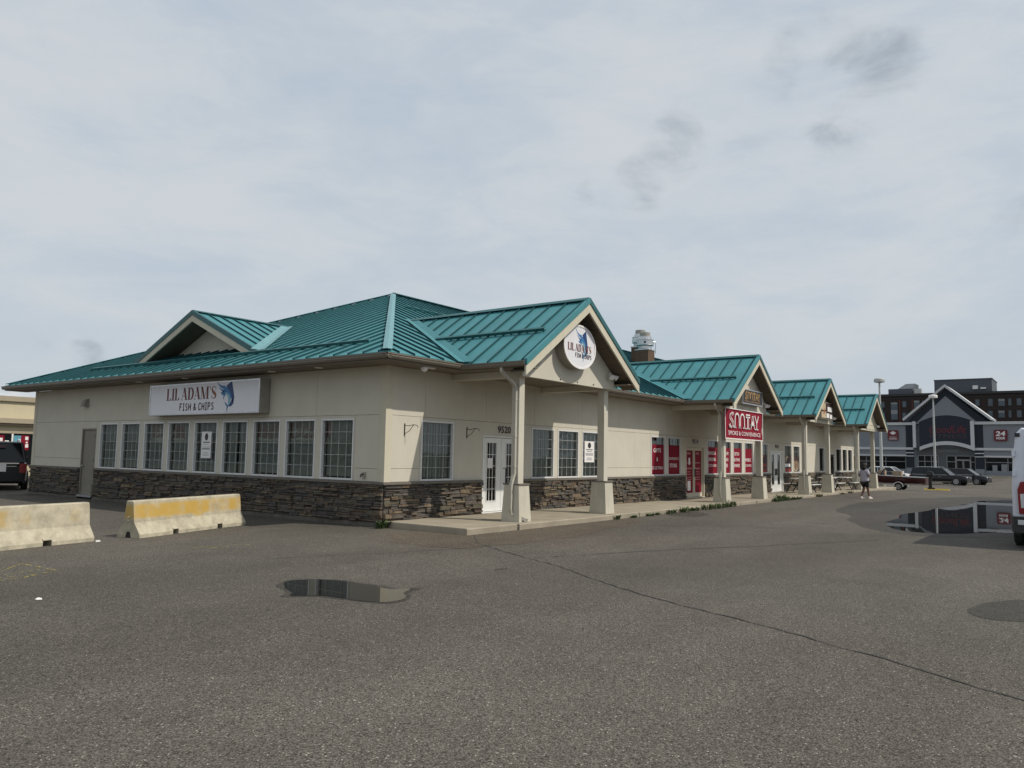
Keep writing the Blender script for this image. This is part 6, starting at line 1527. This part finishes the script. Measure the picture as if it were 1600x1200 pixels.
for s in (-1, 1):
    wheel(tr, .75, s*1.02, .29, .18)
    m = MB(); pts = [(.75+.37*math.cos(R(a)), .30+.37*math.sin(R(a))) for a in range(0, 181, 20)]; pin = [(.75+.33*math.cos(R(a)), .30+.33*math.sin(R(a))) for a in range(180, -1, -20)]
    m.prism([(a, s*.92, b) for a, b in pts+pin], (0, s*.20, 0)); m.build('fender', letterw, tr, local=True)
m = MB(); m.box(-2.85, -2.75, -.05, .05, .5, 1.2); m.build('winch_post', steel, tr, local=True)
m = MB(); m.tube([(-3.6, .12, .04), (-3.6, .12, .6)], .03, 6); m.cyl((-3.6, .09, .07), (0, 1, 0), .07, .05, 10); m.build('jockey_wheel', blackm, tr, local=True)

# ------------------------------------------------------------------ beige store at the far left, and the store across the lot
ls = thing('beige_store', 'sunlit beige flat roofed store with window posters at the far left', 'building', (2, 38, 0))
m = MB(); m.box(-3, 16, 38, 52, -.3, 4.62); m.build('wall', beigewall, ls)
m = MB(); m.box(-3, 16, 37.85, 37.99, 4.42, 4.72); m.build('parapet_cap', beigeband, ls)
m = MB(); m.box(-3, 16, 37.55, 37.99, 3.12, 3.40); m.box(-3, 16, 37.75, 37.99, 2.98, 3.119); m.build('awning_band', beigeband, ls)
m = MB(); m.box(-2.8, 15, 37.9, 37.99, 2.52, 2.66); m.build('lintel_band', beigeband, ls)
m = MB(); m.box(3.0, 8.2, 37.93, 37.99, .7, 2.5); wn = m.build('window', carglass, ls)
m = MB()
for x in (3.0, 6.57, 8.1): m.box(x, x+.09, 37.86, 37.929, .7, 2.5)
m.build('window_frame', letterw, wn)
poster_b = pm('poster_blue', (0.10, 0.30, 0.40), 0.6, 0.3, 6)
m = MB()
def pq(x0, x1, z0, z1, k): m.flat([(x0, 37.925-.001*k, z0), (x1, 37.925-.001*k, z0), (x1, 37.925-.001*k, z1), (x0, 37.925-.001*k, z1)], k)
pq(6.70, 7.10, 1.55, 2.40, 0); pq(7.10, 7.55, 1.55, 2.42, 1); pq(6.74, 6.88, 1.85, 2.05, 2); pq(6.95, 7.08, 1.95, 2.2, 2); pq(7.33, 7.5, 2.15, 2.35, 2); pq(7.36, 7.52, 1.7, 1.9, 2); pq(7.38, 7.48, 1.95, 2.05, 2); pq(5.6, 6.2, 1.55, 2.4, 1); pq(6.24, 6.46, 1.55, 2.1, 2); pq(5.9, 6.1, 1.6, 1.85, 2); pq(5.95, 6.12, 2.05, 2.25, 2)
m.build('window_poster', [poster_b, red_v, letterw], wn, recalc=False)
m = MB(); m.box(3.6, 3.9, 37.6, 37.84, 2.9, 3.05); m.build('wall_lamp', plasticb, ls)
rf = thing('loan_store', 'low shop row with red LOANS signs, seen mirrored in the side windows', 'building', (-42, 64, 0))
m = MB(); m.box(-56, -42, 32, 104, -.3, 5.4); m.build('wall', storegrey, rf)
m = MB(); m.box(-41.99, -41.4, 32, 104, 2.75, 2.95); m.build('canopy', beigeband, rf)
m = MB(); m.box(-41.99, -41.9, 33, 103, .5, 2.6); wn = m.build('shopfront_window', carglass, rf)
for (y0, y1, tx) in ((51.0, 58.0, 'LOANS'), (58.6, 64, ''), (79, 86, 'LOANS')):
    m = MB(); m.box(-41.99, -41.75, y0, y1, 3.25, 4.75); sgn = m.build('sign_board', red_v, rf)
    m = MB(); m.box(-41.745, -41.73, y0, y1, 2.98, 3.22); m.build('sign_strip', letterw, rf)
    if tx:
        m = MB((Vector((-41.74, (y0+y1)/2, 4.0)), Vector((0, 1, 0)), Vector((0, 0, 1)), Vector((1, 0, 0)))); put_text(m, tx, 0, 0, (y1-y0)*.72, .85, .01, 0, bold=.02); m.build('sign_lettering', letterw, sgn, recalc=False)
